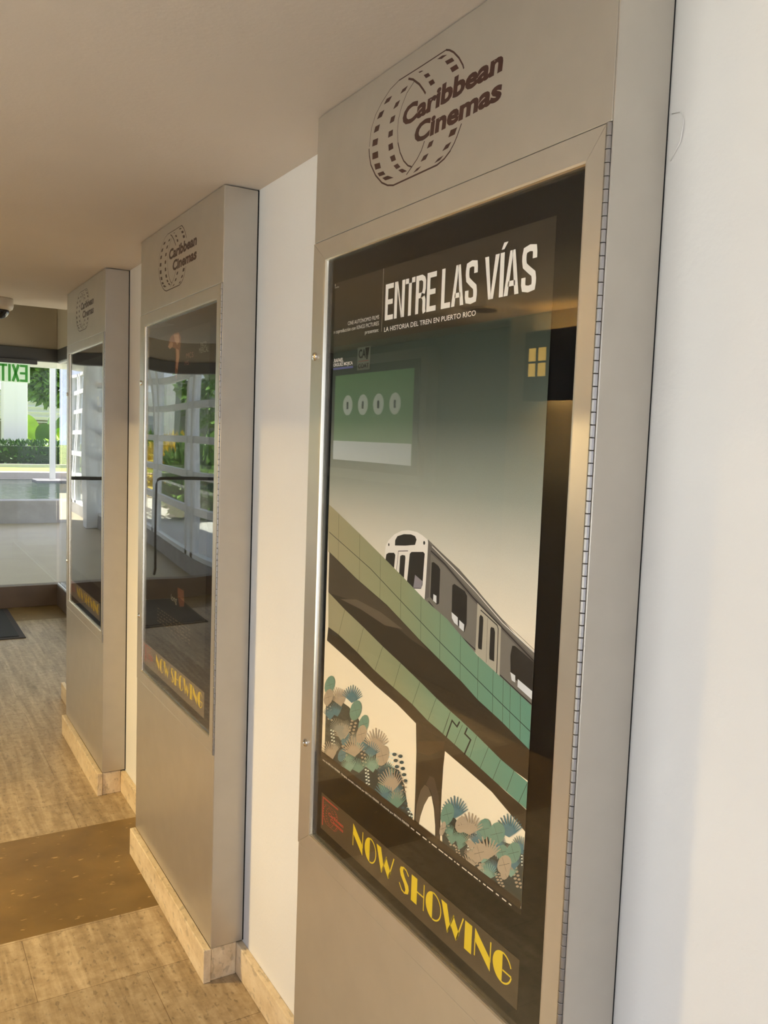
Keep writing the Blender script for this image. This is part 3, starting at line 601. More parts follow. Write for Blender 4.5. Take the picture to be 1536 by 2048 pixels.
('dblue',0,[5320,9534,5471,9564,5462,9572,5312,9552,5453,9600,5442,9609,5299,9572,5425,9640,5413,9648,5282,9592,5388,9681,5375,9689,5261,9614,5343,9723,5328,9731,5236,9635,5289,9766,5273,9773,5206,9657,5228,9808,5211,9814,5171,9663,5160,9818,5144,9824,5140,9667,5098,9823,5083,9827,5112,9667,5044,9822,5030,9825,5088,9665,4998,9815,4985,9817,5067,9660,4960,9804,4949,9804,5051,9653,4931,9788,4921,9788,5034,9628,5157,9499]),
('grey',0,[6588,9844,6773,9808,6770,9816,6594,9857,6781,9837,6776,9846,6594,9874,6778,9871,6770,9881,6589,9893,6763,9911,6753,9921,6577,9914,6736,9953,6722,9964,6559,9936,6695,9999,6680,10009,6535,9960,6642,10046,6625,10055,6495,9975,6562,10074,6544,10082,6457,9987,6486,10095,6468,10102,6421,9995,6415,10108,6399,10113,6389,9999,6352,10114,6337,10118,6361,10000,6298,10113,6284,10115,6337,9998,6253,10106,6240,10107,6311,9981,6402,9875]),
('blue',0,[6238,9882,6330,9933,6321,9938,6226,9897,6304,9962,6294,9968,6210,9913,6271,9993,6260,9998,6191,9928,6231,10024,6219,10029,6169,9944,6184,10054,6171,10059,6143,9959,6132,10084,6118,10088,6115,9974,6075,10112,6061,10115,6089,9975,6024,10111,6011,10114,6066,9973,5980,10106,5968,10107,6047,9969,5944,10097,5933,10097,6031,9963,5914,10084,5905,10083,6019,9956,5892,10068,5884,10067,6010,9947,5877,10049,5870,10048,6007,9922,6133,9826]),
('blue',0,[4922,9633,4963,9553,5025,9482,5097,9433,5164,9417,5213,9436,5233,9488,5221,9561,5179,9642,5115,9713,5044,9760,4977,9776,4930,9756,4910,9705]),
('vein',5,[5184,9535,4957,9659]),
('vein',5,[5124,9695,5016,9500]),
('dblue',0,[6552,9352,6704,9384,6695,9391,6543,9369,6685,9418,6675,9426,6531,9387,6658,9455,6647,9462,6515,9406,6623,9493,6610,9501,6494,9426,6579,9533,6565,9540,6469,9446,6527,9573,6512,9580,6441,9467,6468,9613,6452,9620,6407,9473,6401,9623,6385,9629,6376,9476,6341,9628,6326,9632,6348,9477,6287,9628,6273,9631,6324,9475,6241,9622,6228,9624,6304,9471,6203,9613,6191,9614,6287,9465,6172,9599,6162,9600,6266,9443,6387,9312]),
('blue',0,[6839,9466,6883,9391,6951,9323,7029,9276,7103,9259,7157,9276,7181,9323,7168,9392,7123,9468,7054,9536,6975,9582,6903,9598,6850,9580,6827,9533]),
('vein',5,[7128,9368,6878,9490]),
('vein',5,[7060,9520,6945,9339]),
('teal2',0,[5135,9445,5288,9417,5284,9425,5138,9458,5291,9445,5285,9453,5136,9474,5284,9478,5276,9487,5129,9492,5267,9515,5257,9524,5117,9511,5239,9555,5228,9564,5100,9532,5202,9597,5188,9606,5078,9554,5154,9640,5139,9648,5044,9567,5086,9664,5071,9672,5012,9577,5023,9682,5008,9688,4983,9584,4965,9692,4951,9697,4956,9587,4914,9696,4901,9699,4933,9587,4870,9694,4858,9695,4915,9584,4834,9686,4824,9686,4895,9567,4979,9468]),
('teal',0,[7430,10792,7493,10690,7588,10601,7697,10542,7798,10526,7871,10555,7900,10626,7880,10723,7814,10826,7717,10915,7608,10972,7509,10986,7439,10956,7411,10887]),
('vein',5,[7825,10685,7483,10829]),
('vein',5,[7732,10893,7573,10623]),
('tan',0,[7495,10508,7553,10415,7639,10334,7737,10279,7828,10263,7894,10289,7920,10352,7902,10440,7843,10534,7755,10616,7657,10669,7567,10683,7503,10656,7478,10594]),
('vein',5,[7853,10407,7543,10541]),
('vein',5,[7769,10596,7625,10354]),
('teal',0,[5937,10402,5993,10301,6076,10213,6170,10154,6257,10137,6319,10165,6343,10234,6325,10330,6267,10432,6183,10520,6088,10577,6003,10592,5943,10563,5920,10495]),
('vein',5,[6277,10295,5983,10436]),
('vein',5,[6199,10498,6060,10235]),
('teal',0,[6243,10591,6305,10484,6401,10390,6512,10327,6617,10307,6693,10337,6726,10409,6708,10510,6642,10619,6544,10713,6433,10774,6330,10791,6257,10760,6226,10689]),
('vein',5,[6651,10471,6297,10629]),
('vein',5,[6555,10690,6391,10413]),
('tan',0,[6011,10181,6066,10084,6148,9998,6242,9940,6330,9922,6393,9948,6419,10013,6402,10104,6346,10203,6262,10289,6168,10345,6081,10361,6020,10334,5995,10270]),
('vein',5,[6354,10071,6058,10214]),
('vein',5,[6275,10268,6135,10019]),
('tan',0,[5126,10043,5184,9940,5276,9847,5385,9781,5489,9758,5568,9781,5605,9848,5591,9944,5531,10049,5437,10143,5327,10206,5225,10227,5149,10202,5114,10137]),
('vein',5,[5534,9907,5181,10080]),
('vein',5,[5438,10121,5274,9868]),
('tan',0,[7372,10464,7635,10479,7624,10489,7369,10486,7623,10523,7611,10534,7359,10509,7599,10572,7583,10583,7342,10535,7560,10623,7542,10634,7318,10562,7508,10678,7488,10689,7288,10590,7442,10733,7420,10744,7250,10618,7364,10789,7340,10799,7198,10630,7258,10809,7235,10817,7149,10638,7161,10822,7138,10828,7104,10642,7073,10826,7051,10831,7063,10642,6995,10824,6975,10827,7028,10639,6928,10815,6910,10817,6999,10633,6872,10800,6856,10801,6958,10606,7101,10441]),
('blue',0,[6871,10687,7078,10717,7065,10729,6858,10713,7045,10770,7028,10782,6835,10741,6993,10826,6973,10838,6803,10770,6924,10883,6900,10894,6763,10799,6838,10939,6812,10950,6714,10827,6737,10993,6710,11001,6659,10853,6625,11041,6596,11048,6604,10858,6517,11046,6490,11050,6555,10857,6424,11040,6400,11041,6514,10851,6347,11024,6326,11023,6481,10840,6287,10999,6270,10997,6457,10826,6245,10968,6231,10964,6442,10809,6220,10932,6210,10926,6447,10768,6649,10654]),
('blue',0,[7465,10175,7680,10161,7674,10170,7466,10192,7679,10195,7671,10204,7462,10210,7667,10233,7656,10243,7452,10231,7643,10276,7629,10286,7435,10253,7606,10321,7590,10331,7413,10277,7556,10368,7538,10377,7384,10301,7495,10415,7475,10425,7340,10314,7406,10439,7387,10447,7299,10323,7324,10455,7305,10462,7260,10329,7248,10465,7230,10470,7226,10332,7180,10467,7164,10471,7195,10331,7122,10464,7107,10466,7169,10328,7073,10455,7060,10456,7137,10309,7245,10184]),
('tan',0,[5879,10013,6134,10025,6121,10040,5868,10044,6105,10089,6087,10105,5847,10079,6055,10159,6033,10175,5815,10115,5983,10232,5958,10247,5772,10153,5892,10306,5863,10320,5720,10190,5783,10377,5751,10390,5660,10225,5658,10444,5625,10455,5595,10237,5530,10461,5499,10468,5536,10241,5418,10464,5389,10468,5486,10239,5323,10453,5298,10455,5445,10230,5247,10432,5226,10430,5413,10216,5191,10400,5173,10397,5391,10198,5154,10361,5140,10356,5390,10152,5611,9999]),
('blue',0,[5987,9826,6154,9844,6143,9855,5976,9849,6127,9890,6114,9901,5957,9873,6086,9940,6069,9951,5932,9899,6030,9991,6011,10002,5899,9925,5960,10042,5939,10052,5860,9951,5879,10092,5856,10100,5815,9975,5788,10137,5764,10144,5770,9981,5700,10145,5678,10150,5730,9982,5624,10144,5604,10146,5696,9979,5561,10133,5544,10133,5670,9971,5512,10114,5498,10113,5650,9960,5477,10089,5466,10086,5637,9946,5457,10059,5448,10054,5642,9911,5806,9806]),
('tan',0,[6724,9567,6997,9541,6988,9555,6723,9594,6987,9597,6973,9612,6711,9624,6957,9660,6939,9676,6689,9658,6905,9729,6883,9746,6656,9695,6832,9802,6806,9818,6613,9732,6740,9876,6710,9890,6561,9769,6629,9947,6597,9961,6495,9787,6498,9979,6468,9989,6435,9799,6380,9997,6351,10004,6381,9804,6276,10001,6250,10006,6335,9803,6189,9994,6166,9996,6297,9796,6120,9976,6100,9976,6269,9784,6068,9950,6052,9947,6253,9747,6445,9589]),
('tan',0,[7697,9167,7987,9128,7980,9140,7701,9188,7990,9172,7979,9184,7697,9212,7977,9222,7963,9236,7685,9239,7948,9279,7931,9293,7666,9269,7902,9340,7882,9354,7637,9301,7840,9405,7816,9419,7601,9335,7761,9471,7735,9485,7543,9356,7644,9510,7619,9521,7488,9371,7534,9538,7510,9548,7437,9383,7434,9556,7410,9564,7391,9389,7343,9565,7321,9571,7350,9391,7265,9566,7245,9570,7316,9389,7199,9559,7181,9561,7271,9367,7404,9198]),
('grey',0,[7325,9840,7584,9818,7578,9827,7328,9857,7588,9854,7579,9864,7326,9877,7580,9895,7568,9906,7318,9899,7560,9941,7546,9952,7304,9924,7527,9990,7511,10002,7284,9950,7481,10043,7463,10054,7257,9977,7423,10097,7403,10108,7209,9993,7327,10127,7306,10136,7164,10005,7236,10149,7216,10157,7121,10014,7151,10164,7132,10171,7082,10020,7074,10173,7056,10178,7047,10022,7006,10174,6989,10178,7017,10021,6947,10170,6932,10173,6969,10005,7062,9853]),
('tan',0,[5219,9432,5491,9417,5480,9432,5215,9460,5477,9477,5462,9492,5202,9492,5444,9543,5426,9559,5180,9528,5393,9615,5371,9631,5149,9565,5323,9690,5298,9706,5108,9604,5236,9767,5208,9782,5059,9643,5132,9842,5102,9855,4997,9661,5009,9873,4980,9884,4939,9673,4896,9892,4869,9900,4888,9678,4797,9897,4772,9903,4844,9678,4713,9892,4691,9895,4807,9672,4644,9876,4625,9876,4778,9661,4591,9851,4575,9850,4755,9623,4940,9440]),
('blue',0,[5300,9090,5588,8993,5587,9004,5316,9104,5618,9025,5614,9037,5327,9124,5635,9067,5628,9080,5331,9147,5639,9116,5629,9131,5328,9175,5628,9174,5615,9189,5317,9206,5601,9238,5584,9254,5299,9239,5557,9307,5537,9324,5249,9269,5454,9364,5433,9379,5200,9294,5352,9411,5331,9424,5151,9314,5254,9449,5233,9460,5106,9329,5161,9476,5141,9486,5063,9340,5077,9495,5058,9503,5024,9346,5001,9504,4984,9510,4964,9340,5018,9174]),
('teal',0,[4967,9186,5162,9186,5153,9197,4961,9209,5145,9234,5133,9246,4948,9235,5114,9286,5099,9299,4928,9263,5069,9343,5051,9355,4900,9292,5010,9401,4990,9413,4867,9322,4938,9460,4916,9471,4827,9352,4855,9517,4832,9527,4780,9364,4762,9538,4740,9546,4737,9372,4679,9549,4659,9555,4699,9374,4607,9550,4588,9553,4667,9372,4547,9542,4530,9544,4641,9365,4499,9526,4485,9526,4622,9356,4463,9504,4452,9502,4610,9323,4762,9182]),
('teal',0,[6442,9308,6637,9287,6631,9297,6441,9328,6630,9327,6621,9339,6433,9350,6609,9374,6596,9385,6417,9375,6572,9425,6556,9436,6394,9402,6520,9478,6501,9490,6363,9429,6454,9533,6433,9544,6325,9457,6374,9587,6351,9597,6278,9471,6280,9611,6258,9619,6234,9480,6194,9626,6174,9632,6195,9485,6119,9631,6100,9635,6162,9484,6056,9627,6039,9628,6134,9480,6005,9615,5991,9615,6113,9472,5968,9596,5956,9594,6102,9444,6241,9327]),
('teal2',0,[6825,9209,7033,9196,7025,9206,6823,9227,7026,9234,7016,9244,6816,9248,7007,9276,6995,9287,6802,9271,6976,9323,6962,9333,6783,9295,6933,9372,6916,9383,6757,9321,6877,9423,6858,9434,6725,9347,6810,9475,6789,9485,6681,9361,6721,9500,6701,9508,6640,9371,6640,9517,6620,9523,6602,9377,6566,9526,6548,9531,6568,9379,6501,9528,6484,9532,6539,9378,6446,9523,6431,9525,6516,9374,6401,9512,6388,9513,6488,9352,6610,9217]),
('teal2',0,[5907,9550,6122,9553,6114,9562,5904,9569,6113,9592,6103,9602,5895,9591,6093,9637,6081,9647,5882,9614,6062,9684,6047,9695,5862,9639,6019,9734,6003,9745,5837,9665,5966,9786,5947,9797,5807,9692,5902,9839,5882,9849,5764,9704,5815,9861,5795,9870,5723,9713,5734,9876,5716,9883,5686,9718,5662,9884,5644,9889,5653,9720,5597,9885,5581,9889,5624,9719,5542,9880,5527,9883,5600,9715,5496,9869,5482,9871,5566,9693,5683,9539]),
('vein2',5,[3161,9550,2943,9247]),
('tan',0,[3064,9568,3078,9547,3111,9529,3139,9528,3140,9544,3114,9566,3080,9576]),
('tan',0,[3160,9540,3174,9519,3208,9501,3236,9500,3237,9516,3211,9538,3176,9549]),
('tan',0,[3033,9524,3047,9503,3080,9485,3108,9484,3109,9500,3083,9522,3049,9533]),
('tan',0,[3129,9496,3143,9475,3176,9457,3204,9456,3205,9472,3179,9494,3145,9505]),
('tan',0,[3002,9481,3016,9460,3049,9442,3076,9440,3077,9457,3051,9478,3018,9489]),
('tan',0,[3097,9453,3111,9432,3145,9413,3172,9412,3174,9428,3147,9450,3113,9461]),
('tan',0,[2971,9438,2985,9417,3018,9398,3045,9397,3046,9413,3020,9435,2987,9446]),
('tan',0,[3066,9409,3080,9388,3113,9370,3141,9368,3142,9385,3116,9407,3082,9418]),
('tan',0,[2940,9394,2954,9373,2987,9355,3014,9354,3015,9370,2989,9392,2956,9403]),
('tan',0,[3035,9366,3049,9345,3082,9326,3109,9325,3111,9341,3084,9363,3051,9374]),
('tan',0,[2909,9351,2923,9330,2956,9312,2983,9311,2984,9327,2958,9349,2925,9360]),
('tan',0,[3004,9323,3018,9302,3051,9283,3078,9282,3079,9298,3053,9320,3020,9331]),
('tan',0,[2879,9309,2892,9288,2925,9269,2952,9268,2953,9284,2927,9306,2894,9317]),
('tan',0,[2973,9280,2986,9259,3019,9240,3047,9238,3048,9255,3022,9277,2989,9288]),
('vein2',5,[2834,9309,2767,9157]),
('tan',0,[2763,9320,2773,9304,2798,9290,2818,9289,2819,9302,2800,9319,2775,9327]),
('tan',0,[2836,9302,2847,9285,2872,9271,2893,9270,2894,9283,2874,9300,2848,9309]),
('tan',0,[2746,9282,2756,9266,2781,9251,2802,9250,2803,9263,2783,9280,2758,9289]),
('tan',0,[2820,9264,2830,9247,2855,9233,2876,9232,2877,9245,2857,9262,2832,9270]),
('tan',0,[2729,9244,2740,9227,2764,9213,2785,9212,2786,9225,2766,9242,2741,9251]),
('tan',0,[2803,9225,2813,9209,2838,9194,2859,9193,2860,9206,2840,9223,2815,9232]),
('tan',0,[2713,9206,2723,9189,2747,9175,2768,9174,2769,9187,2750,9204,2725,9213]),
('tan',0,[2786,9187,2796,9170,2821,9156,2842,9155,2843,9168,2823,9185,2798,9194]),
('vein2',5,[1407,9702,1197,9370]),
('tan',0,[1315,9719,1328,9697,1359,9678,1385,9677,1387,9694,1362,9716,1330,9727]),
('tan',0,[1406,9691,1419,9669,1450,9650,1477,9649,1478,9666,1453,9688,1421,9699]),
('tan',0,[1285,9671,1298,9649,1329,9631,1355,9629,1356,9646,1332,9669,1300,9680]),
('tan',0,[1376,9643,1388,9621,1420,9602,1446,9601,1448,9618,1423,9640,1391,9652]),
('tan',0,[1255,9624,1268,9602,1299,9583,1325,9582,1326,9599,1302,9621,1270,9632]),
('tan',0,[1345,9595,1358,9573,1390,9555,1416,9553,1417,9570,1393,9593,1361,9604]),
('tan',0,[1226,9576,1238,9555,1269,9536,1295,9534,1296,9551,1272,9574,1240,9585]),
('tan',0,[1315,9548,1328,9526,1359,9507,1386,9505,1387,9522,1362,9545,1330,9556]),
('tan',0,[1196,9529,1209,9508,1239,9489,1265,9487,1266,9504,1242,9527,1211,9538]),
('tan',0,[1285,9501,1298,9479,1329,9460,1355,9458,1357,9475,1332,9498,1300,9509]),
('tan',0,[1166,9483,1179,9461,1210,9442,1235,9440,1237,9457,1212,9479,1181,9491]),
('tan',0,[1255,9453,1268,9431,1299,9412,1325,9411,1326,9427,1302,9450,1270,9462]),
('tan',0,[1137,9436,1149,9414,1180,9395,1206,9393,1207,9410,1183,9433,1152,9444]),
('tan',0,[1226,9406,1238,9384,1269,9365,1295,9363,1296,9380,1272,9403,1241,9415]),
('vein2',5,[1764,9357,1606,9193]),
('tan',0,[1683,9378,1694,9358,1722,9342,1745,9340,1746,9355,1724,9375,1696,9385]),
('tan',0,[1761,9348,1772,9328,1800,9311,1824,9310,1825,9325,1803,9345,1774,9356]),
('tan',0,[1651,9345,1662,9325,1690,9309,1713,9307,1715,9322,1693,9342,1665,9352]),
('tan',0,[1729,9315,1740,9295,1768,9278,1792,9277,1793,9292,1771,9312,1742,9322]),
('tan',0,[1620,9312,1631,9293,1659,9276,1682,9274,1683,9289,1661,9309,1633,9319]),
('tan',0,[1697,9282,1708,9262,1736,9245,1760,9244,1761,9259,1739,9279,1710,9289]),
('tan',0,[1588,9279,1600,9260,1627,9243,1650,9241,1651,9256,1630,9277,1602,9287]),
('tan',0,[1665,9249,1677,9230,1704,9213,1728,9211,1729,9226,1707,9246,1679,9257]),
('tan',0,[1557,9247,1568,9227,1596,9210,1619,9209,1620,9224,1598,9244,1570,9254]),
('tan',0,[1634,9216,1645,9197,1673,9180,1696,9178,1697,9193,1675,9213,1647,9224]),
('vein2',5,[2247,9297,2124,9185]),
('tan',0,[2165,9316,2176,9297,2203,9281,2226,9280,2227,9294,2206,9313,2178,9323]),
('tan',0,[2240,9286,2251,9268,2278,9252,2301,9250,2302,9265,2281,9284,2253,9294]),
('tan',0,[2125,9278,2136,9260,2162,9244,2185,9242,2186,9256,2165,9276,2138,9285]),
('tan',0,[2199,9249,2210,9230,2237,9214,2260,9213,2261,9227,2239,9246,2212,9256]),
('tan',0,[2084,9241,2095,9222,2122,9206,2144,9205,2145,9219,2124,9238,2097,9248]),
('tan',0,[2158,9211,2169,9193,2196,9177,2219,9175,2220,9190,2198,9209,2171,9219]),
('wht',5,[2450,9601,2485,9359]),
('wht',0,[2377,9599,2389,9581,2416,9565,2439,9564,2440,9579,2419,9597,2390,9607]),
('wht',0,[2461,9596,2473,9577,2501,9562,2524,9561,2525,9575,2503,9594,2475,9604]),
('wht',0,[2386,9539,2397,9521,2425,9505,2448,9504,2449,9518,2427,9537,2399,9547]),
('wht',0,[2470,9536,2482,9517,2510,9501,2533,9500,2534,9515,2512,9534,2484,9543]),
('wht',0,[2395,9479,2406,9460,2434,9445,2457,9443,2458,9458,2436,9477,2408,9486]),
('wht',0,[2479,9475,2491,9457,2519,9441,2542,9440,2543,9454,2521,9473,2493,9483]),
('wht',0,[2404,9419,2415,9400,2443,9384,2466,9383,2467,9397,2445,9417,2417,9426]),
('wht',0,[2488,9415,2500,9396,2528,9380,2551,9379,2552,9393,2530,9413,2502,9422]),
('wht',5,[1816,9779,1762,9587]),
('wht',0,[1766,9773,1772,9761,1789,9751,1803,9752,1803,9761,1791,9773,1774,9779]),
('wht',0,[1816,9763,1822,9751,1839,9742,1853,9742,1854,9751,1841,9764,1824,9769]),
('wht',0,[1748,9709,1754,9697,1771,9688,1785,9688,1786,9697,1773,9710,1756,9715]),
('wht',0,[1798,9699,1804,9687,1821,9678,1835,9677,1836,9687,1823,9699,1806,9705]),
('wht',0,[1730,9646,1737,9634,1753,9624,1767,9624,1768,9634,1755,9646,1738,9651]),
('wht',0,[1780,9636,1787,9623,1803,9614,1817,9613,1818,9623,1805,9636,1788,9641]),
('wht',5,[1175,9919,1152,9735]),
('wht',0,[1129,9918,1136,9906,1152,9896,1166,9896,1166,9906,1154,9918,1137,9923]),
('wht',0,[1179,9911,1186,9899,1202,9889,1216,9889,1217,9899,1204,9911,1187,9916]),
('wht',0,[1123,9872,1130,9860,1146,9850,1160,9850,1161,9860,1148,9872,1131,9877]),
('wht',0,[1173,9865,1180,9852,1196,9843,1210,9843,1211,9853,1198,9865,1181,9870]),
('wht',0,[1117,9826,1124,9814,1140,9804,1154,9804,1155,9814,1142,9826,1125,9831]),
('wht',0,[1167,9819,1174,9806,1190,9796,1204,9796,1205,9806,1192,9819,1175,9824]),
('wht',0,[1112,9780,1118,9768,1135,9758,1148,9758,1149,9768,1136,9780,1120,9785]),
('wht',0,[1162,9773,1168,9760,1185,9750,1198,9750,1199,9760,1186,9773,1170,9778]),
('blue',0,[3133,9748,3334,9735,3325,9749,3128,9775,3319,9793,3307,9808,3115,9807,3287,9857,3270,9873,3093,9841,3236,9926,3216,9941,3062,9876,3168,9996,3145,10011,3022,9912,3084,10065,3059,10078,2975,9946,2986,10130,2960,10141,2923,9960,2883,10152,2858,10159,2875,9966,2791,10159,2768,10163,2834,9966,2714,10152,2694,10154,2801,9959,2652,10134,2635,10133,2775,9947,2607,10106,2594,10102,2758,9930,2578,10070,2568,10064,2759,9889,2924,9759]),
('blue',0,[1693,10035,1872,10019,1866,10032,1691,10061,1864,10072,1854,10086,1682,10090,1840,10132,1827,10147,1665,10122,1800,10196,1784,10211,1640,10155,1745,10263,1726,10277,1608,10189,1675,10329,1654,10341,1568,10222,1593,10391,1570,10402,1522,10236,1502,10413,1480,10421,1480,10243,1420,10422,1400,10427,1443,10243,1350,10418,1333,10420,1413,10238,1294,10403,1278,10402,1389,10228,1251,10378,1238,10375,1372,10213,1222,10345,1212,10341,1370,10174,1508,10050]),
('blue',0,[1323,9919,1467,9903,1463,9911,1324,9934,1467,9935,1462,9943,1322,9952,1460,9971,1453,9980,1316,9972,1445,10011,1436,10021,1306,9993,1421,10055,1411,10064,1291,10015,1390,10100,1378,10109,1273,10038,1350,10145,1337,10154,1244,10051,1291,10169,1278,10177,1216,10061,1236,10185,1224,10192,1190,10067,1186,10195,1174,10200,1167,10070,1141,10198,1130,10202,1147,10070,1101,10196,1091,10198,1130,10066,1068,10188,1059,10189,1108,10049,1176,9929]),
('tan',0,[2562,9471,2661,9502,2653,9510,2553,9489,2640,9538,2631,9546,2539,9507,2611,9576,2601,9583,2522,9527,2575,9614,2563,9622,2501,9547,2531,9653,2518,9660,2477,9566,2481,9690,2467,9696,2450,9584,2425,9725,2411,9730,2423,9588,2373,9729,2360,9733,2399,9588,2328,9727,2316,9729,2379,9585,2290,9718,2280,9719,2363,9579,2260,9705,2251,9704,2351,9571,2238,9686,2231,9685,2342,9560,2224,9664,2218,9662,2342,9533,2452,9436]),
('teal',0,[2879,9399,2987,9422,2979,9431,2869,9418,2966,9460,2956,9469,2856,9438,2935,9501,2923,9510,2837,9459,2895,9543,2882,9551,2814,9480,2847,9584,2833,9592,2787,9501,2791,9624,2776,9631,2757,9521,2730,9661,2714,9667,2727,9525,2672,9667,2657,9670,2701,9526,2622,9665,2609,9666,2679,9522,2581,9655,2570,9655,2662,9516,2549,9640,2540,9639,2649,9506,2527,9619,2519,9617,2641,9495,2514,9594,2508,9591,2644,9465,2759,9373]),
('teal2',0,[1505,9484,1583,9509,1578,9515,1499,9497,1571,9536,1564,9542,1491,9512,1552,9564,1545,9570,1480,9527,1529,9594,1521,9600,1466,9542,1501,9624,1492,9630,1450,9557,1467,9654,1458,9659,1432,9572,1430,9683,1420,9688,1412,9576,1392,9689,1382,9692,1395,9577,1357,9690,1349,9692,1379,9576,1328,9686,1320,9688,1367,9573,1303,9679,1296,9679,1356,9569,1284,9668,1278,9667,1348,9562,1270,9654,1265,9653,1343,9542,1418,9456]),
('tan',0,[1462,9792,1486,9740,1527,9691,1578,9656,1628,9641,1668,9650,1689,9681,1687,9728,1662,9781,1620,9829,1569,9864,1519,9878,1480,9868,1460,9838]),
('vein',5,[1659,9709,1489,9811]),
('vein',5,[1614,9819,1534,9701]),
('teal',0,[2445,9285,2562,9278,2559,9284,2445,9296,2561,9302,2556,9308,2442,9309,2554,9329,2548,9335,2437,9324,2542,9358,2535,9365,2428,9340,2523,9390,2515,9397,2417,9356,2499,9424,2490,9431,2403,9373,2469,9458,2459,9465,2381,9383,2424,9475,2414,9481,2359,9390,2382,9488,2372,9493,2340,9395,2343,9496,2334,9501,2322,9398,2307,9500,2299,9503,2306,9398,2276,9500,2269,9502,2292,9397,2250,9496,2243,9498,2271,9386,2322,9286]),
('grey',0,[1895,9648,1981,9685,1975,9691,1889,9661,1967,9713,1960,9719,1880,9676,1948,9743,1941,9748,1868,9691,1924,9773,1916,9779,1855,9707,1895,9804,1886,9810,1838,9723,1861,9835,1852,9840,1820,9739,1823,9866,1813,9870,1799,9742,1783,9870,1774,9874,1781,9743,1747,9871,1738,9873,1765,9742,1716,9867,1708,9869,1751,9739,1689,9860,1682,9861,1739,9734,1667,9849,1661,9850,1730,9728,1650,9836,1645,9836,1719,9707,1800,9604]),
('blue',0,[1838,9796,1901,9844,1894,9849,1828,9810,1880,9872,1873,9877,1816,9825,1854,9901,1846,9906,1801,9839,1823,9930,1814,9935,1784,9854,1788,9959,1778,9963,1765,9868,1748,9986,1738,9989,1743,9882,1705,10011,1694,10014,1724,9881,1668,10008,1659,10010,1708,9879,1637,10002,1628,10002,1694,9874,1612,9991,1604,9991,1683,9868,1592,9977,1585,9976,1675,9860,1578,9959,1572,9958,1670,9850,1569,9940,1565,9938,1671,9826,1765,9743]),
('blue',0,[1495,9593,1522,9531,1568,9473,1623,9432,1678,9415,1720,9427,1741,9465,1737,9521,1709,9584,1662,9642,1606,9682,1553,9698,1512,9685,1491,9648]),
('vein',5,[1707,9499,1524,9614]),
('vein',5,[1659,9629,1571,9485]),
('teal',0,[3086,9325,3176,9368,3168,9374,3077,9340,3156,9399,3147,9406,3064,9357,3129,9432,3120,9439,3049,9374,3097,9466,3086,9472,3030,9391,3058,9500,3047,9506,3009,9409,3014,9534,3003,9539,2985,9426,2966,9566,2954,9571,2962,9428,2920,9569,2908,9573,2941,9428,2879,9567,2869,9570,2923,9426,2845,9561,2835,9562,2908,9421,2817,9550,2808,9551,2896,9415,2795,9536,2787,9535,2887,9407,2779,9519,2773,9517,2881,9382,2985,9276]),
('tan',0,[2032,9272,2058,9211,2100,9155,2148,9116,2194,9101,2228,9114,2244,9153,2238,9208,2211,9270,2170,9326,2121,9364,2076,9378,2042,9364,2027,9326]),
('vein',5,[2213,9189,2057,9291]),
('vein',5,[2173,9313,2097,9168]),
('grey',0,[1510,9585,1615,9594,1611,9599,1508,9597,1611,9618,1606,9624,1504,9610,1601,9645,1596,9651,1498,9625,1587,9674,1581,9681,1489,9640,1568,9705,1561,9711,1478,9656,1544,9737,1536,9743,1464,9672,1515,9769,1506,9775,1444,9679,1475,9782,1466,9787,1425,9684,1437,9791,1428,9795,1407,9687,1402,9796,1394,9799,1392,9689,1372,9796,1364,9799,1378,9688,1345,9793,1338,9795,1366,9685,1322,9787,1315,9788,1347,9672,1399,9570]),
('grey',0,[1522,9788,1618,9792,1614,9797,1521,9798,1614,9814,1610,9819,1518,9810,1607,9838,1602,9844,1513,9823,1594,9864,1588,9870,1505,9837,1577,9892,1570,9898,1495,9851,1556,9921,1548,9926,1482,9866,1529,9950,1521,9955,1464,9873,1492,9962,1484,9967,1446,9878,1457,9971,1449,9974,1430,9881,1425,9975,1418,9978,1415,9882,1397,9976,1389,9978,1402,9881,1372,9973,1365,9975,1391,9879,1351,9968,1345,9969,1375,9867,1422,9779]),
('blue',0,[1332,9845,1356,9792,1395,9744,1444,9709,1491,9695,1529,9705,1548,9737,1545,9785,1521,9838,1480,9887,1432,9921,1384,9934,1348,9924,1329,9892]),
('vein',5,[1519,9766,1358,9864]),
('vein',5,[1476,9877,1400,9754]),
('teal',0,[2104,9283,2175,9306,2169,9311,2098,9296,2161,9331,2155,9337,2089,9309,2141,9358,2134,9364,2078,9323,2117,9386,2109,9392,2064,9338,2087,9414,2078,9419,2047,9352,2053,9442,2044,9446,2028,9365,2015,9468,2005,9472,2010,9368,1979,9472,1969,9475,1993,9369,1947,9471,1938,9473,1979,9367,1920,9467,1912,9467,1967,9364,1898,9458,1891,9458,1958,9358,1881,9446,1876,9445,1952,9351,1870,9431,1866,9429,1950,9332,2026,9258]),
('teal2',0,[2229,9362,2306,9382,2300,9388,2221,9377,2290,9411,2283,9417,2211,9392,2267,9442,2259,9448,2197,9408,2238,9474,2228,9480,2180,9424,2202,9505,2192,9511,2160,9440,2161,9536,2150,9541,2138,9455,2116,9564,2104,9568,2116,9458,2074,9568,2063,9570,2097,9458,2037,9565,2028,9567,2082,9455,2008,9558,1999,9558,2069,9450,1985,9546,1978,9545,2060,9443,1969,9529,1963,9527,2054,9434,1960,9510,1955,9507,2057,9411,2142,9341]),
